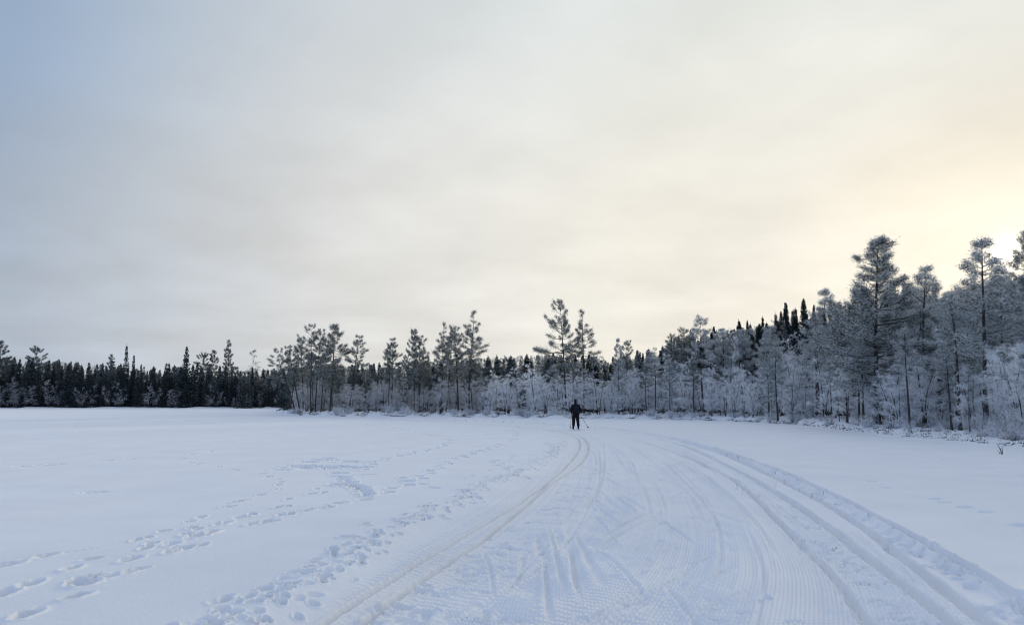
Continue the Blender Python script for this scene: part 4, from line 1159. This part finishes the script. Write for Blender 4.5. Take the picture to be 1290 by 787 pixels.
# a flat cloud ceiling: look direction projected on a layer overhead
zc = fmath('ADD', fmath('MAXIMUM', sepx.outputs['Z'], 0.0), 0.18)
cx_ = fmath('DIVIDE', sepx.outputs['X'], zc); cy_ = fmath('DIVIDE', sepx.outputs['Y'], zc)
cmb = N.new('ShaderNodeCombineXYZ'); L.new(cx_, cmb.inputs[0]); L.new(cy_, cmb.inputs[1])
n1 = N.new('ShaderNodeTexNoise'); n1.inputs['Scale'].default_value = 0.85; n1.inputs['Detail'].default_value = 5; n1.inputs['Roughness'].default_value = .45; n1.inputs['Distortion'].default_value = .5
L.new(cmb.outputs[0], n1.inputs['Vector'])
n2 = N.new('ShaderNodeTexNoise'); n2.inputs['Scale'].default_value = 2.2; n2.inputs['Detail'].default_value = 6; n2.inputs['Roughness'].default_value = .5
L.new(cmb.outputs[0], n2.inputs['Vector'])
wob = fmath('MULTIPLY', fmath('SUBTRACT', n1.outputs['Fac'], .5), .07)
a2 = fmath('ADD', ang, wob)
def lin(r, g, b):
    f = lambda c: (c / 255 / 12.92) if c / 255 <= .04045 else ((c / 255 + .055) / 1.055) ** 2.4
    return (f(r), f(g), f(b))
cr = ramp(N, [(0.0, lin(253, 246, 228)), (.03, lin(247, 240, 225)), (.075, lin(239, 235, 224)), (.13, lin(238, 234, 223)), (.19, lin(231, 229, 222)), (.26, lin(217, 217, 215)), (.30, lin(202, 205, 208)),
              (.37, lin(178, 187, 199)), (.55, lin(173, 192, 224)), (1.0, lin(164, 187, 228))])
L.new(a2, cr.inputs['Fac'])
var_ = fmath('ADD', fmath('MULTIPLY', n2.outputs['Fac'], .32), fmath('MULTIPLY', n1.outputs['Fac'], .42))
var_ = fmath('ADD', var_, .63)
# a thinner, bluer place high in the cover, away from the sun
gapd = Vector(ray(-160, -40)).normalized()
gp_ = fmath('POWER', fmath('MAXIMUM', vmath('DOT_PRODUCT', nrm, tuple(gapd)).outputs['Value'], 0.0), 34.0)
gp_ = fmath('MULTIPLY', gp_, fmath('ADD', n2.outputs['Fac'], .40), True)
gmx = N.new('ShaderNodeMixRGB'); gmx.blend_type = 'MULTIPLY'; L.new(gp_, gmx.inputs['Fac'])
L.new(cr.outputs['Color'], gmx.inputs['Color1']); gmx.inputs['Color2'].default_value = (.66, .80, .97, 1)
# the cover is thinner overhead: a little darker and bluer with height
hz_ = fmath('DIVIDE', fmath('SUBTRACT', sepx.outputs['Z'], .25), .24, True)
hz_ = fmath('MULTIPLY', hz_, fmath('DIVIDE', fmath('SUBTRACT', .85, sepx.outputs['Z']), .33, True))
hmx = N.new('ShaderNodeMixRGB'); hmx.blend_type = 'MULTIPLY'; L.new(hz_, hmx.inputs['Fac'])
L.new(gmx.outputs['Color'], hmx.inputs['Color1']); hmx.inputs['Color2'].default_value = (.88, .94, 1.0, 1)
cl_ = vmath('SCALE', hmx.outputs['Color']); L.new(var_, cl_.inputs['Scale'])
# glow of the veiled sun
core = fmath('POWER', fmath('MAXIMUM', dot, 0.0), 8000.0)
halo = fmath('POWER', fmath('MAXIMUM', dot, 0.0), 90.0)
gl = N.new('ShaderNodeMixRGB'); gl.blend_type = 'ADD'; gl.inputs['Fac'].default_value = 1
L.new(cl_.outputs[0], gl.inputs['Color1'])
g1 = vmath('SCALE', (1.2, 1.15, 1.0)); L.new(core, g1.inputs['Scale'])
L.new(g1.outputs[0], gl.inputs['Color2'])
gl2 = N.new('ShaderNodeMixRGB'); gl2.blend_type = 'ADD'; gl2.inputs['Fac'].default_value = 1
g2 = vmath('SCALE', (.02, .018, .01)); L.new(halo, g2.inputs['Scale'])
L.new(gl.outputs[0], gl2.inputs['Color1']); L.new(g2.outputs[0], gl2.inputs['Color2'])
# clear-sky light filtering through the thin cover
skyscale = vmath('SCALE', sky.outputs[0]); skyscale.inputs['Scale'].default_value = 0.10
mxs = N.new('ShaderNodeMixRGB'); mxs.inputs['Fac'].default_value = .02
L.new(gl2.outputs[0], mxs.inputs['Color1']); L.new(skyscale.outputs[0], mxs.inputs['Color2'])
L.new(mxs.outputs[0], bg.inputs['Color']); bg.inputs['Strength'].default_value = 1.0

sl = bpy.data.lights.new('sun', 'SUN'); sl.energy = 2.2; sl.angle = rad(9); sl.color = (1, .92, .80)
so = bpy.data.objects.new('sun', sl); C.objects.link(so)
so.rotation_euler = (-sd).to_track_quat('-Z', 'Y').to_euler()
so.location = (60, 90, 40)

vs = scn.view_settings
vs.view_transform = 'Standard'; vs.look = 'None'; vs.gamma = 1; vs.exposure = 0.06; vs.use_curve_mapping = False
cy = scn.cycles
cy.max_bounces = 14; cy.diffuse_bounces = 11; cy.glossy_bounces = 2; cy.transmission_bounces = 8
cy.filter_width = 1.0
cy.use_adaptive_sampling = True; cy.adaptive_threshold = .008
cy.use_denoising = True; cy.denoiser = 'OPENIMAGEDENOISE'; cy.denoising_input_passes = 'RGB_ALBEDO_NORMAL'
